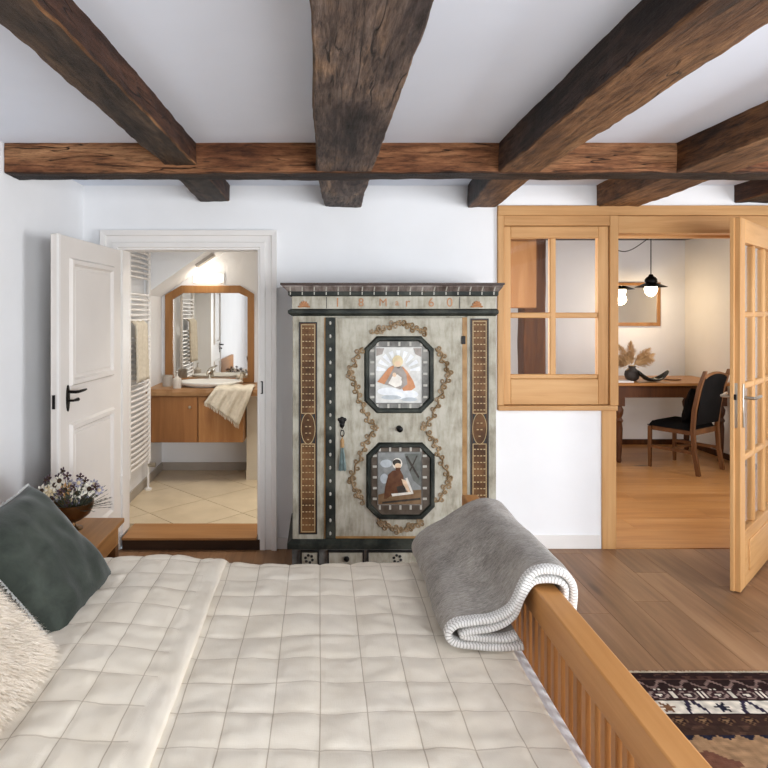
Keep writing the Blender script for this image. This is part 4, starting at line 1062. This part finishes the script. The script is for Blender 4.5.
it = [(I['p_sky2'], [(378, 452), (421, 452), (421, 503.5), (378, 503.5)]), (I['p_blue'], disc(386, 463, 6, 4)), (I['p_blue'], disc(384, 478, 4, 5)),
      (I['p_tree'], [(404, 453), (420.5, 453), (420.5, 486), (413, 480), (408, 468)]), (I['p_dark'], [(405, 456), (407, 455), (419, 476), (418, 478)]), (I['p_dark'], [(416, 455), (417.5, 455), (410, 471), (409, 470)]),
      (I['p_ground'], [(378, 494), (390, 491), (421, 489), (421, 503.5), (378, 503.5)]), (I['p_white'], disc(397, 463, 5, 5.6)), (I['p_dark'], [(382, 501), (420, 497), (420, 499), (382, 503)]),
      (I['p_brown'], [(383.5, 498), (385, 486), (388, 474), (392.5, 470), (400, 469.5), (403, 475), (404, 484), (402, 492), (394, 493), (386, 498)]),
      (I['p_dark'], [(396, 486), (404, 484), (406, 492), (398, 493)]), (I['p_skin'], [(401, 478), (406, 480), (410, 491), (408, 492), (403, 484)]), (I['p_white'], [(405, 478), (407, 477), (413, 492), (411, 492.5)]),
      (I['p_dark'], disc(396.5, 462, 4.2, 3.4)), (I['p_skin'], disc(397.6, 465, 3.2, 2.6)), (I['p_brown'], [(395, 467), (400.5, 467), (399, 472), (396, 471)]),
      (I['p_white'], [(391, 493), (412, 491), (413, 493), (392, 495.5)])]
picture(it, [M[k] for k in pm2], 'painted_figure_panel')
# scroll ornaments
def scroll(pts, name='scroll_ornament', flower=None):
    m = MB(); P = []
    for i in range(len(pts) - 1):
        for k in range(4):
            t = k / 4; P.append((pts[i][0] * (1 - t) + pts[i + 1][0] * t, pts[i][1] * (1 - t) + pts[i + 1][1] * t))
    P.append(pts[-1])
    W_ = []
    for i, p in enumerate(P):
        a = P[max(0, i - 1)]; b_ = P[min(len(P) - 1, i + 1)]; dx, dy = b_[0] - a[0], b_[1] - a[1]; L = math.hypot(dx, dy) or 1
        k = 1.4 * math.sin(i * 1.25); W_.append((p[0] - dy / L * k, p[1] + dx / L * k))
        if i % 2 == 1:      # curl
            s = 1 if (i // 2) % 2 else -1; a0 = math.atan2(dy, dx)
            cxx, cyy = p[0] - dy / L * s * 2.1, p[1] + dx / L * s * 2.1
            sp_ = [(ax_(cxx + (2.6 - 2.0 * t) * math.cos(a0 - s * (1.57 - t * 6.5))), WY - .0115, az_(cyy + (2.6 - 2.0 * t) * math.sin(a0 - s * (1.57 - t * 6.5)))) for t in [q / 9 for q in range(10)]]
            m.tube(sp_, [.0052 - .0001 * q for q in range(10)], 5)
    m.tube([(ax_(a), WY - .0105, az_(b_)) for a, b_ in W_], .0062, 6)
    for f_ in (flower or []):
        for k in range(5):
            a = k * 2 * math.pi / 5; m.ball((ax_(f_[0] + 2.0 * math.cos(a)), WY - .011, az_(f_[1] + 2.0 * math.sin(a))), .0085, 7, 5, sc=(1, .5, 1))
    m.build(name, M['w_bronze'], dr, smooth=60)
mir = lambda pts, c=399.3: [(2 * c - a, b_) for a, b_ in pts]
arm = [(397, 324), (390, 325), (384, 330), (377, 329), (372, 334)]
scroll(arm, flower=[(399, 323)]); scroll(mir(arm))
sidec = [(363, 348), (357, 354), (355, 362), (350, 370), (350, 377), (356, 384), (357, 393), (361, 402), (365, 412), (369, 421), (375, 426)]
scroll(sidec, flower=[(350, 373), (375.5, 427.5)]); scroll(mir(sidec), flower=mir([(350, 373), (375.5, 427.5)]))
side2 = [(374, 431), (367, 439), (364, 446), (361, 455), (357, 464), (352, 475), (351, 483), (357, 489), (358, 496), (365, 502)]
scroll(side2, flower=[(351, 479)]); scroll(mir(side2, 400), flower=mir([(351, 479)], 400))
bot = [(377, 521), (382, 522), (387, 527), (393, 526), (399, 531)]
scroll(bot, flower=[(400, 529)]); scroll(mir(bot, 400))
MB().lathe([(.014, 0), (.014, .004), (.007, .008), (.007, .018), (.016, .026), (.016, .034), (.006, .04)], (0, 0, 0), 16)
kn = MB(); prof_ = [(.016, 0), (.016, .004), (.007, .009), (.007, .02), (.017, .027), (.017, .034), (.006, .041)]
kn.loft([[(ax_(399) + r * math.cos(2 * math.pi * j / 16), WY - .008 - d, az_(428) + r * math.sin(2 * math.pi * j / 16)) for j in range(16)] for r, d in prof_]); kn.build('knob', M['iron'], dr, smooth=50)
# lock escutcheon with key, tassel hangs from it
m = MB(); m.ball((ax_(342), WY - .010, az_(421)), .024, 10, 6, sc=(.75, .25, .9)); m.ball((ax_(342), WY - .012, az_(424.5)), .014, 10, 6, sc=(1, .5, 1.2))
for s in (-1, 0, 1): m.ball((ax_(342 + s * 2.6), WY - .010, az_(419.3 - (1 - abs(s)) * 1.2)), .011, 8, 6, sc=(1, .5, 1))
m.build('key_escutcheon', M['iron'], dr, smooth=60)
m = MB(); m.tube([(ax_(342), WY - .012, az_(426)), (ax_(342), WY - .04, az_(427))], .004, 6)
m.frame(disc(ax_(342), az_(432), .013, .02), disc(ax_(342), az_(432), .008, .014), 'y', WY - .04, WY - .034); m.build('key', M['iron'], dr)
ts_ = empty('key_tassel', (ax_(342), WY - .037, az_(469)), 'small blue-grey tassel hanging from the wardrobe key', 'tassel')
m = MB(); m.tube([(ax_(342), WY - .037, az_(434)), (ax_(342.2), WY - .037, az_(440))], .003, 6); m.build('cord', M['w_edge'], ts_)
MB().lathe([(.004, .05), (.010, .042), (.012, .030), (.009, .022), (.012, .014), (.010, 0)], (ax_(342), WY - .037, az_(446)), 12).build('tassel_head', M['w_gold'], ts_, smooth=50)
m = MB()
for i in range(70):
    a = random.random() * 6.283; r = math.sqrt(random.random())
    m.tube([(ax_(342) + .006 * r * math.cos(a), WY - .037 + .006 * r * math.sin(a), az_(445.5)), (ax_(342) + .014 * r * math.cos(a), WY - .037 + .014 * r * math.sin(a), az_(456)), (ax_(342) + .022 * r * math.cos(a), WY - .037 + .016 * r * math.sin(a), az_(468.5 + random.uniform(-.8, .8)))], .0022, 4)
tag(m.build('tassel_skirt', M['tassel'], ts_), kind='stuff')
# base: lower moulding and drawers
m = MB(); mitre(m, [(.0, az_(549)), (.026, az_(547.6)), (.026, az_(542.5)), (.012, az_(540.4)), (.0, az_(538.6))], WL, WR, WY); m.build('lower_moulding', M['w_green'], wr)
MB().box(WL, WR, WY + .002, WY + .03, .06, az_(548.6)).build('base_board', M['w_grey'], wr)
def star(m, cx_, cy_, r):
    for k in range(6):
        a = k * math.pi / 3 + .3; m.ball((ax_(cx_ + r * .6 * math.cos(a)), WY - .013, az_(cy_ + r * .6 * math.sin(a))), .0092, 7, 5, sc=(.9, .4, .9))
for (a, b_, cx_) in ((300.5, 319, 309), (327.5, 364, 346.5), (367, 429, 397), (432, 466, 449), (470, 488, 479)):
    d_ = MB().box(ax_(a + 1.2), ax_(b_ - 1.2), WY - .010, WY + .02, az_(566), az_(551.5)).build('drawer', M['w_pale'], wr, bevel=.002)
    MB().frame(rect(ax_(a), ax_(b_), az_(567.5), az_(550.2)), rect(ax_(a + 1.5), ax_(b_ - 1.5), az_(565.8), az_(551.8)), 'y', WY - .013, WY + .004).build('drawer_border', M['w_black'], d_)
    m = MB()
    if 327 < a < 330: m.ball((ax_(346.5), WY - .016, az_(558)), .016, 10, 7, sc=(1, .7, 1)); m.build('knob', M['iron'], d_, smooth=60)
    else: star(m, cx_, 558, 6); m.build('painted_flower', M['w_black'], d_)

# ------------------------------------------------------------------ bed
QZ = .548
bed = empty('bed', (-.42, 1.65, 0), 'beech bed with slatted footboard seen lengthways across the foreground', 'bed')
FX0, FX1 = .592, .656; FZ = .742; BYF, BYN = 2.61, .72
rail = MB().box(FX0, FX1, BYN, BYF, FZ - .085, FZ).build('footboard_rail', M['bed_y'], bed, bevel=.004)
for y_ in (BYN + .03, BYF - .035):
    MB().box(FX0 + .004, FX1 - .004, y_ - .03, y_ + .03, 0, FZ - .085).build('post', M['bed_z'], bed, bevel=.003)
MB().box(FX0 + .008, FX1 - .008, BYN + .06, BYF - .065, .20, .28).build('lower_rail', M['bed_y'], bed, bevel=.003)
ps = None; y_ = BYN + .10
while y_ < BYF - .08:
    if ps is None: ps = MB().box(FX0 + .022, FX1 - .022, y_ - .012, y_ + .012, .28, FZ - .085).build('slat', M['bed_z'], bed, bevel=.002); y00 = y_
    else: copy_obj(ps, bed, (0, y_ - y00, 0))
    y_ += .049
for y_ in (BYN + .02, BYF - .055):
    MB().box(-1.46, FX0 + .004, y_, y_ + .03, .20, .36).build('side_rail', M['bed_z'], bed, bevel=.003)
MB().box(-1.505, -1.465, BYN, BYF, .05, .80).build('headboard', M['bed_y'], bed, bevel=.004)
for y_ in (BYN + .03, BYF - .035): MB().box(-1.50, -1.46, y_ - .03, y_ + .03, 0, .06).build('post', M['bed_z'], bed)
MB().box(-1.46, FX0 - .004, BYN + .05, BYF - .055, .30, .33).build('bed_base', M['bed_y'], bed)
m = MB(); m.box(-1.455, .588, BYN + .06, 2.37, .332, QZ - .010); tag(m.build('mattress', M['sheet'], bevel=.03, seg=4), 'white sheeted mattress edge showing beside the footboard slats', 'mattress')

# quilt: one sheet with stitched squares, draped over the long sides
YF, YN, RAD = 2.33, .86, .13     # flat part between YN and YF
QX0, QX1 = -1.43, .546
CU, CV = .112, .122
def quilt_point(x, s, lift, puff_amp=.0052, hem=None):
    """s: arc length across the bed, 0 at YF going towards the viewer; negative over the far side"""
    if s < 0:
        a = min(-s / RAD, math.pi / 2); y = YF + RAD * math.sin(a); z = QZ - RAD * (1 - math.cos(a)); ny, nz_ = math.sin(a), math.cos(a)
        rest = -s - RAD * math.pi / 2
        if rest > 0: z -= rest; y += .01 * math.sin(x * 9) * rest / .1
    else:
        L = YF - YN
        if s <= L: y = YF - s; z = QZ; ny, nz_ = 0, 1
        else:
            a = min((s - L) / RAD, math.pi / 2); y = YN - RAD * math.sin(a); z = QZ - RAD * (1 - math.cos(a)); ny, nz_ = -math.sin(a), math.cos(a)
            rest = s - L - RAD * math.pi / 2
            if rest > 0: z -= rest
    u = x / CU + .07 * noise.noise(Vector((x * 3, s * 2.2, 1))); v = s / CV + .10 * noise.noise(Vector((x * 2.4, s * 3, 7)))
    du = abs(u - round(u)) * CU; dv = abs(v - round(v)) * CV; d = min(du, dv)
    if hem is not None and x > hem: d = min(dv * 0 + .05, abs(x - hem)); u = .5; v = .5
    pf = puff_amp * (1 - math.exp(-d / .009))
    wr_ = .009 * noise.noise(Vector((x * 2.2, s * 2.2, 3))) + .006 * noise.noise(Vector((x * 7, s * 5, 11))) + .0045 * noise.noise(Vector((x * 14, s * 17, 5))) + .0015 * noise.noise(Vector((x * 45, s * 38, 8)))
    sag = 0
    if x > .47: sag = -.012 * ((x - .47) / .09) ** 2
    h = .004 + pf + wr_ + lift
    return (x, y + ny * h, z + nz_ * h + sag), (u, v)
def quilt_mesh(name, x0, x1, s0, s1, step, lift, hem=None, label=None, parent=None):
    nu = int((x1 - x0) / step); nv = int((s1 - s0) / step); uvs = []; V = []
    for j in range(nv + 1):
        for i in range(nu + 1):
            x = x0 + (x1 - x0) * i / nu; s = s0 + (s1 - s0) * j / nv
            p, q = quilt_point(x, s, lift(x, s), hem=hem); V.append(p); uvs.append(q)
    m = MB(); m.add(V, [(j * (nu + 1) + i, (j + 1) * (nu + 1) + i, (j + 1) * (nu + 1) + i + 1, j * (nu + 1) + i + 1) for j in range(nv) for i in range(nu)])
    o = m.build(name, M['quilt'], parent, recalc=False, smooth=170, origin=(-.42, 1.6, QZ))
    uvl = o.data.uv_layers.new(name='seams')
    for l in o.data.loops: uvl.data[l.index].uv = uvs[l.vertex_index]
    return o
SF, SN = -.36, (YF - YN) + .30
def lift0(x, s): return .0
FOLD = -.352
ql = quilt_mesh('quilt', QX0, QX1, SF, SN, .0105, lift0)
sm = ql.modifiers.new('thickness', 'SOLIDIFY'); sm.thickness = .012; sm.offset = -1
tag(ql, 'cream quilted bedspread stitched in squares covering the bed', 'quilt')
def lift1(x, s):
    h = .012 + .018 * math.exp(-((x + .62) / .17) ** 2)
    xe = FOLD + .006 * math.sin(s * 5) - x
    if xe < .02: h -= .010 * (1 - max(xe, 0) / .02) ** 2
    return h
fl = quilt_mesh('folded_flap', QX0, FOLD, SF - .02, SN, .0105, lift1, hem=FOLD - .062, parent=ql)
sm = fl.modifiers.new('thickness', 'SOLIDIFY'); sm.thickness = .010; sm.offset = -1

# ------------------------------------------------------------------ blanket over the footboard
def smooth_path(pts, k=6):
    out = []; n = len(pts)
    for i in range(n - 1):
        p0, p1, p2, p3 = (Vector(pts[max(i - 1, 0)]), Vector(pts[i]), Vector(pts[i + 1]), Vector(pts[min(i + 2, n - 1)]))
        for j in range(k):
            t = j / k
            out.append(.5 * ((2 * p1) + (p2 - p0) * t + (2 * p0 - 5 * p1 + 4 * p2 - p3) * t * t + (3 * p1 - p0 - 3 * p2 + p3) * t ** 3))
    out.append(Vector(pts[-1])); return out
outer_near = [(.690, .690), (.692, .730), (.686, .766), (.662, .788), (.620, .791), (.585, .778), (.558, .735), (.532, .684), (.490, .656), (.430, .643), (.385, .632), (.360, .606), (.372, .580), (.42, .571), (.50, .572), (.560, .580)]
outer_far = [(.690, .690), (.692, .730), (.686, .766), (.662, .788), (.620, .793), (.580, .782), (.535, .756), (.490, .725), (.450, .698), (.415, .676), (.385, .654), (.362, .615), (.374, .586), (.42, .574), (.50, .574), (.560, .582)]
inner_near = [(.669, .700), (.669, .735), (.664, .756), (.645, .767), (.615, .767), (.585, .756), (.560, .715), (.535, .662), (.490, .632), (.440, .620), (.405, .613), (.393, .604), (.402, .596), (.45, .595), (.51, .597), (.545, .606)]
inner_far = [(.669, .700), (.669, .735), (.664, .756), (.645, .767), (.615, .769), (.580, .757), (.538, .728), (.492, .697), (.452, .669), (.420, .648), (.396, .625), (.390, .608), (.402, .600), (.45, .598), (.51, .600), (.545, .608)]
bl = empty('wool_blanket', (.53, 2.0, QZ), 'folded grey wool blanket with white herringbone edge draped over footboard', 'blanket')
def blanket_layer(path_n, path_f, t, seed):
    PN = smooth_path([(a, b_, 0) for a, b_ in path_n], 5); PF = smooth_path([(a, b_, 0) for a, b_ in path_f], 5); n = len(PN)
    arc = [0]
    for i in range(1, n): arc.append(arc[-1] + (PN[i] - PN[i - 1]).length)
    cache_ = {}
    def frame_at(yv):
        if yv not in cache_:
            k = min(1, yv / .75); k = k * k * (3 - 2 * k)
            P = [PN[i].lerp(PF[i], k) for i in range(n)]
            N = []
            for i in range(n):
                d = (P[min(i + 1, n - 1)] - P[max(i - 1, 0)]).normalized(); N.append(Vector((-d.y, d.x, 0)))
            cache_[yv] = (P, N)
        return cache_[yv]
    def pt(i, yv, side, e):
        P, N = frame_at(yv); p = P[i]
        yn = 1.735 - (p.x - .376) * .12; yf = 2.385 - (p.x - .38) * .1
        yy = yn + (yf - yn) * yv
        lump = .009 * noise.noise(Vector((arc[i] * 7 + 1, yy * 6, 2))) + .003 * noise.noise(Vector((arc[i] * 20 + seed, yy * 16, 4)))
        q = p + N[i] * (side * (t / 2) * e + lump)
        return (q.x, yy + .006 * noise.noise(Vector((arc[i] * 9, seed, 1))), q.y), (arc[i] / .0085, yy / .013)
    def section(yv, e):
        L = [pt(i, yv, 1, e) for i in range(n)] + [pt(i, yv, -1, e) for i in range(n)][::-1]
        return L
    W_ = (2.42 - 1.70)
    rows = [(0, .45), (.006, .8), (.014, 1.0), (.045, 1.0)]
    def mk(rows, name, mat, cap0, cap1):
        secs = [section(a, e) for a, e in rows]; m = MB(); m.loft([[q[0] for q in s_] for s_ in secs], caps=False)
        nn = len(secs[0]); uvs = [q[1] for s_ in secs for q in s_]
        for end, on in ((0, cap0), (len(secs) - 1, cap1)):
            if on:
                b_ = end * nn
                for i in range(n - 1): m.f.append((b_ + i, b_ + i + 1, b_ + nn - 2 - i, b_ + nn - 1 - i)); m.m.append(0)
        o = m.build(name, mat, bl, smooth=75)
        uv = o.data.uv_layers.new(name='weave')
        for l in o.data.loops: uv.data[l.index].uv = uvs[l.vertex_index]
        return o
    mk(rows, 'herringbone_edge', M['wool_edge'], True, False)['label'] = 'white herringbone knitted blanket edge'
    mk([(.045 + (.985 - .045) * k / 26, 1) for k in range(27)] + [(.995, .8), (1, .45)], 'wool_layer', M['wool'], False, True)
blanket_layer(outer_near, outer_far, .021, 1)
blanket_layer(inner_near, inner_far, .018, 6)

# ------------------------------------------------------------------ cushions
gc = cushion_mesh(.47, .47, .15, 34, .08)
go = gc.build('velvet_cushion', M['velvet'], origin=(0, 0, 0), smooth=75)
tag(go, 'dark green velvet cushion leaning at the head of the bed', 'cushion')
axv = Vector((.02, 1, .0)); ayv = Vector((-.68, 0, .73))
cpos = Vector((-.905, 2.03, .702))
pip = MB(); pts = []
for k in range(121):
    q = (k / 120) * 4; sd2 = int(q) % 4; t = (q - int(q)) * 2 - 1
    a, b_ = {0: (t, -1), 1: (1, t), 2: (-t, 1), 3: (-1, -t)}[sd2]
    ex = 1 - .08 * (1 - abs(b_) ** 2.2) * abs(a); ey = 1 - .08 * (1 - abs(a) ** 2.2) * abs(b_)
    pts.append((a * .235 * ex, b_ * .235 * ey, .0))
for i in range(len(pts) - 1):
    for j in range(5):
        p = Vector(pts[i]).lerp(Vector(pts[i + 1]), j / 5); o_ = Vector((p.x, p.y, 0)).normalized()
        q = p + o_ * random.uniform(.004, .010) + Vector((random.uniform(-.003, .003), random.uniform(-.003, .003), random.uniform(-.006, .006)))
        pip.tube([p - o_ * .004, q], [.003, .0015], 4)
po_ = pip.build('piping', M['white_trim'], go); tag(po_, 'pale frayed piping along the cushion seam', kind='stuff')
place(go, cpos, axv, ayv)

fc = cushion_mesh(.44, .44, .17, 30, .03)
fo = fc.build('fur_cushion', M['fur'], origin=(0, 0, 0), smooth=75)
tag(fo, 'fluffy cream fur cushion in the lower left corner on the bed', 'cushion')
fm = MB(); rnd = random.Random(3)
for i in range(26000):
    s = rnd.choice((1, 1, -1)); a = rnd.uniform(-1, 1); b_ = rnd.uniform(-1, 1)
    k = max(0, (1 - a ** 4)) ** .55 * max(0, (1 - b_ ** 4)) ** .55
    ex = 1 - .03 * (1 - abs(b_) ** 2.2) * abs(a); ey = 1 - .03 * (1 - abs(a) ** 2.2) * abs(b_)
    p = Vector((a * .22 * ex, b_ * .22 * ey, s * .085 * k))
    nrm = Vector((a ** 3 * 1.2, b_ ** 3 * 1.2, s * (k * .8 + .05))).normalized()
    L = rnd.uniform(.028, .058)
    comb = Vector((rnd.uniform(-.3, .3) + .5 * a, rnd.uniform(-.3, .3) - .9, rnd.uniform(-.2, .2)))
    d1 = (nrm + comb * .45).normalized(); d2_ = (nrm * .35 + comb).normalized()
    m1 = p + d1 * L * .5; tip = m1 + d2_ * L * .6
    q = d1.cross(Vector((rnd.uniform(-1, 1), rnd.uniform(-1, 1), rnd.uniform(-1, 1)))).normalized() * .0008
    b0_ = len(fm.v); fm.v += [tuple(p - q), tuple(p + q), tuple(m1 + q * .8), tuple(m1 - q * .8), tuple(tip)]
    fm.f += [(b0_, b0_ + 1, b0_ + 2, b0_ + 3), (b0_ + 3, b0_ + 2, b0_ + 4)]; fm.m += [0, 0]
tag(fm.build('fur', M['fur'], fo, recalc=False), kind='stuff')
place(fo, Vector((-.893, 1.490, .655)), Vector((.05, 1, 0)), Vector((-.74, 0, .66)))

# ------------------------------------------------------------------ nightstand with flowers
NZ = .50
ns = empty('nightstand', (-1.22, 2.80, 0), 'honey wood nightstand between the bed and the open white door', 'nightstand')
nx0, nx1, ny0, ny1 = -1.49, -.955, 2.62, 3.055
MB().box(nx0, nx1, ny0, ny1, NZ - .022, NZ).build('top', M['stand'], ns, bevel=.004)
MB().box(nx0 + .03, nx1 - .025, ny0 + .02, ny1 - .02, NZ - .12, NZ - .022).build('apron', M['stand'], ns)
MB().box(nx1 - .026, nx1 - .018, ny0 + .07, ny1 - .07, NZ - .108, NZ - .034).build('drawer', M['stand'], ns, bevel=.003)
for x_ in (nx0 + .055, nx1 - .045):
    for y_ in (ny0 + .04, ny1 - .04):
        MB().box(x_ - .022, x_ + .022, y_ - .022, y_ + .022, 0, NZ - .12).build('leg', M['stand_dark'], ns, bevel=.003)
fxc, fyc = wx(74, 2.93) , 2.93
fxc = wx(73, 2.9); fyc = 2.9
vb = empty('brass_bowl_vase', (fxc, fyc, NZ), 'footed brown glass bowl vase on the wooden nightstand', 'vase')
MB().lathe([(.045, 0), (.042, .006), (.014, .014), (.011, .03), (.04, .042), (.075, .068), (.09, .10), (.093, .125), (.088, .124), (.084, .10), (.068, .07), (.03, .05)], (fxc, fyc, NZ), 26).build('bowl', M['brass'], vb, smooth=55)
fl_ = empty('flower_bouquet', (fxc, fyc, NZ + .06), 'bouquet of small white, purple and ochre flowers in nightstand bowl', 'flowers')
cols = {'white': (228, 222, 206), 'cream': (214, 196, 160), 'ochre': (196, 150, 96), 'purple': (110, 100, 124), 'plum': (74, 54, 62), 'lilac': (150, 146, 160)}
petm = {k: plain(k + '_petal', c, .8, 12, 30, .1, 80) for k, c in cols.items()}
stem_m = plain('dry_stem', (82, 84, 60), .8, 10, 20, .1, 60); centre_m = plain('flower_centre', (58, 40, 24), .9, 10, 40, .4, 120)
fol_m = plain('dry_leaf', (64, 70, 58), .8, 12, 20, .1, 60)
def flower(c, d, r, n, pet, cent):
    m = MB(); c = Vector(c); d = Vector(d).normalized(); a = d.orthogonal().normalized(); b_ = d.cross(a)
    root = Vector((fxc + (c.x - fxc) * .25, fyc + (c.y - fyc) * .25, NZ + .09))
    m.tube([root, root.lerp(c, .5) + Vector((0, 0, .012)), c], .0016, 4, 2)
    for k in range(n):
        t = 2 * math.pi * k / n; o = a * math.cos(t) + b_ * math.sin(t); s_ = d.cross(o)
        w_ = r * 2.4 / n + .002
        p0 = c + o * r * .15; p1 = c + o * r * .62 + s_ * w_ * .55 + d * r * .14; p2 = c + o * r + d * r * .1; p3 = c + o * r * .62 - s_ * w_ * .55 + d * r * .14
        nb = len(m.v); dn = d * .0012
        m.v += [tuple(q) for q in (p0, p1, p2, p3, p0 - dn, p1 - dn, p2 - dn, p3 - dn)]
        m.f += [(nb, nb + 1, nb + 2, nb + 3), (nb + 7, nb + 6, nb + 5, nb + 4), (nb, nb + 4, nb + 5, nb + 1), (nb + 1, nb + 5, nb + 6, nb + 2), (nb + 2, nb + 6, nb + 7, nb + 3), (nb + 3, nb + 7, nb + 4, nb)]; m.m += [0] * 6
    m.ball(c + d * r * .1, r * .34, 8, 6, 1)
    return m.build('flower', [petm[pet], cent, stem_m], fl_, recalc=False)
rnd = random.Random(11)
spec = [(42, 491, 'white'), (50, 491, 'cream'), (55, 485, 'white'), (60, 481, 'white'), (65, 490, 'ochre'), (57, 497, 'lilac'), (71, 500, 'purple'), (77, 493, 'white'), (82, 488, 'white'), (79, 483, 'lilac'), (86, 494, 'lilac'), (89, 489, 'white'), (67, 476, 'plum'), (58, 477, 'plum'), (63, 471, 'plum'), (80, 477, 'plum'), (46, 480, 'plum'), (94, 484, 'lilac'), (95, 487, 'plum'), (99, 490, 'lilac'), (49, 478, 'plum'), (85, 481, 'plum'), (61, 492, 'plum'), (52, 499, 'plum'), (70, 484, 'lilac'), (74, 487, 'plum'), (45, 496, 'cream'), (67, 503, 'plum'), (76, 501, 'lilac')]
for i, (px_, py_, k) in enumerate(spec):
    Yf = fyc + rnd.uniform(-.10, .02)
    r = {'white': .034, 'cream': .031, 'ochre': .035, 'purple': .028, 'plum': .021, 'lilac': .025}[k]
    c = (wx(px_, Yf), Yf, wz(py_, Yf))
    flower(c, (rnd.uniform(-.5, .6) + (px_ - 68) / 60, -1, rnd.uniform(.1, .7)), r, rnd.choice((7, 8, 9)) if k != 'plum' else 5, k, centre_m if k in ('ochre', 'white', 'plum') else petm['cream'])
m = MB()
for i in range(60):
    a = rnd.random() * 6.283; el = rnd.uniform(.1, 1.2); L = rnd.uniform(.10, .19)
    d = Vector((math.cos(a) * math.cos(el), math.sin(a) * math.cos(el) * .7, math.sin(el) * .75)); p0 = Vector((fxc, fyc, NZ + .095)) + Vector((d.x, d.y, 0)) * .05
    tip = p0 + d * L * .8; m.tube([p0, tip], [.0014, .0008], 4)
    s_ = d.cross(Vector((0, 0, 1))).normalized() * .007
    for q in (.6, .8, 1):
        b_ = p0 + d * L * .8 * q; nb = len(m.v)
        m.v += [tuple(b_), tuple(b_ + s_ + d * .010), tuple(b_ + d * .022), tuple(b_ - s_ + d * .010)]; m.f.append((nb, nb + 1, nb + 2, nb + 3)); m.m.append(0)
tag(m.build('foliage', fol_m, fl_, recalc=False), kind='stuff')

# ------------------------------------------------------------------ rug, knotted row by row
RX0, RX1, RYF, RYN = .80, 2.75, 2.598, -.30
rp = lambda *c: lin(c)
def rug_col(x, y):
    dx = min(x - RX0, RX1 - x); dy = min(RYF - y, y - RYN); d = min(dx, dy); al = x if dy <= dx else y
    nz1 = noise.noise(Vector((x * 40, y * 40, 0))); j = .9 + .2 * nz1
    def sh(c): return tuple(max(0, min(255, k * j)) for k in c)
    dk = (44, 30, 28); br = (78, 54, 46); cr = (222, 212, 196); tan = (158, 124, 92); nv = (34, 34, 48); ru = (112, 74, 58)
    if d < .012: return sh((206, 192, 168))
    if d < .055: return sh(dk if noise.noise(Vector((al * 30, d * 60, 2))) < .25 else br)
    if d < .062: return sh(br)
    if d < .12:
        t = (al / .10) % 1; v = (d - .09) / .03
        if abs(v - .8 * math.sin(t * 6.283)) < .28: return sh((128, 104, 96))
        return sh(dk)
    if d < .128: return sh(cr if (al / .02) % 1 < .3 else dk)
    if d < .19:
        t = (al / .115) % 1 - .5; v = (d - .159) / .031; r = math.hypot(t * 2.6, v)
        if .62 < r < .85: return sh((150, 128, 120))
        if r < .28: return sh(cr)
        if abs(abs(t) - .44) < .035 and abs(v) < .7: return sh(cr)
        return sh((58, 38, 40))
    if d < .20: return sh(dk)
    if d < .272:
        t = (al / .21) % 1; v = (d - .236) / .036
        a = t - .25; r = math.hypot(a * 5.8, v); th = math.atan2(v, a * 5.8)
        if r < .62 + .25 * math.cos(6 * th): return sh(nv if int(al / .21) % 2 else (120, 84, 60))
        if abs(v - 2.6 * (abs((t - .75)) * 5 - .6)) < .55 and abs(t - .75) < .2: return sh((50, 44, 62))
        return sh(cr)
    if d < .282: return sh(dk)
    if d < .345:
        t = (al / .085) % 1 - .5; v = (d - .313) / .031
        r = abs(t) * 2.2 + abs(v)
        if r < .35: return sh((140, 108, 78))
        if r < .62: return sh(dk)
        if r < .85: return sh((104, 76, 54))
        return sh((58, 40, 34))
    if d < .39: return sh((62, 44, 36) if noise.noise(Vector((al * 26, d * 30, 6))) < .3 else (84, 60, 48))
    if d < .42:
        t = (al / .07) % 1
        return sh(nv if (d - .39) / .03 < 1 - abs(2 * t - 1) else tan)
    # field with a stepped medallion
    mx, my = x - 1.80, y - 1.72
    q = max(abs(mx) / .42, abs(my) / .44, (abs(mx) + abs(my)) / .66)
    if q < 1:
        if .80 < q < .86: return sh(ru)
        if q < .5: return sh(ru if q > .2 else cr)
        return sh(nv)
    if noise.noise(Vector((x * 8, y * 8, 9))) > .42: return sh(ru)
    return sh(tan)
st_ = .0085; nu = int((RX1 - RX0) / st_); nv_ = int((RYF - RYN) / st_)
rm, nt, b = new_mat('rug_pile'); va_ = nt.nodes.new('ShaderNodeVertexColor'); va_.layer_name = 'knots'
nt.links.new(va_.outputs[0], b.inputs['Base Color']); b.inputs['Roughness'].default_value = .95; b.inputs['Specular IOR Level'].default_value = .05
bump(nt, b, nnoise(nt, coords(nt, rnd=False), 160, 3), .5, .004)
rug = empty('oriental_rug', ((RX0 + RX1) / 2, (RYF + RYN) / 2, 0), 'dark patterned oriental rug with cream border band beside the bed', 'rug')
m = MB()
m.grid(lambda u, v: (RX0 + (RX1 - RX0) * u, RYN + (RYF - RYN) * v, .010 + .0012 * noise.noise(Vector((u * 60, v * 60, 0)))), nu, nv_)
pile = m.build('pile', rm, rug, recalc=False)
ca = pile.data.color_attributes.new('knots', 'FLOAT_COLOR', 'CORNER')
for p in pile.data.polygons:
    c = p.center; q = lin(rug_col(c.x + (RX0 + RX1) / 2, c.y + (RYF + RYN) / 2))
    for li in p.loop_indices: ca.data[li].color = q
MB().box(RX0, RX1, RYN, RYF, .0005, .0085).build('backing', M['towel'], rug)
m = MB(); n = 420
for ys, dr_ in ((RYF, 1), (RYN, -1)):
    for i in range(n):
        x_ = RX0 + (RX1 - RX0) * (i + .5) / n
        m.tube([(x_, ys - .004 * dr_, .008), (x_ + random.uniform(-.003, .003), ys + dr_ * random.uniform(.010, .018), .0035)], [.002, .0012], 4)
tag(m.build('fringe', M['towel'], rug), kind='stuff')
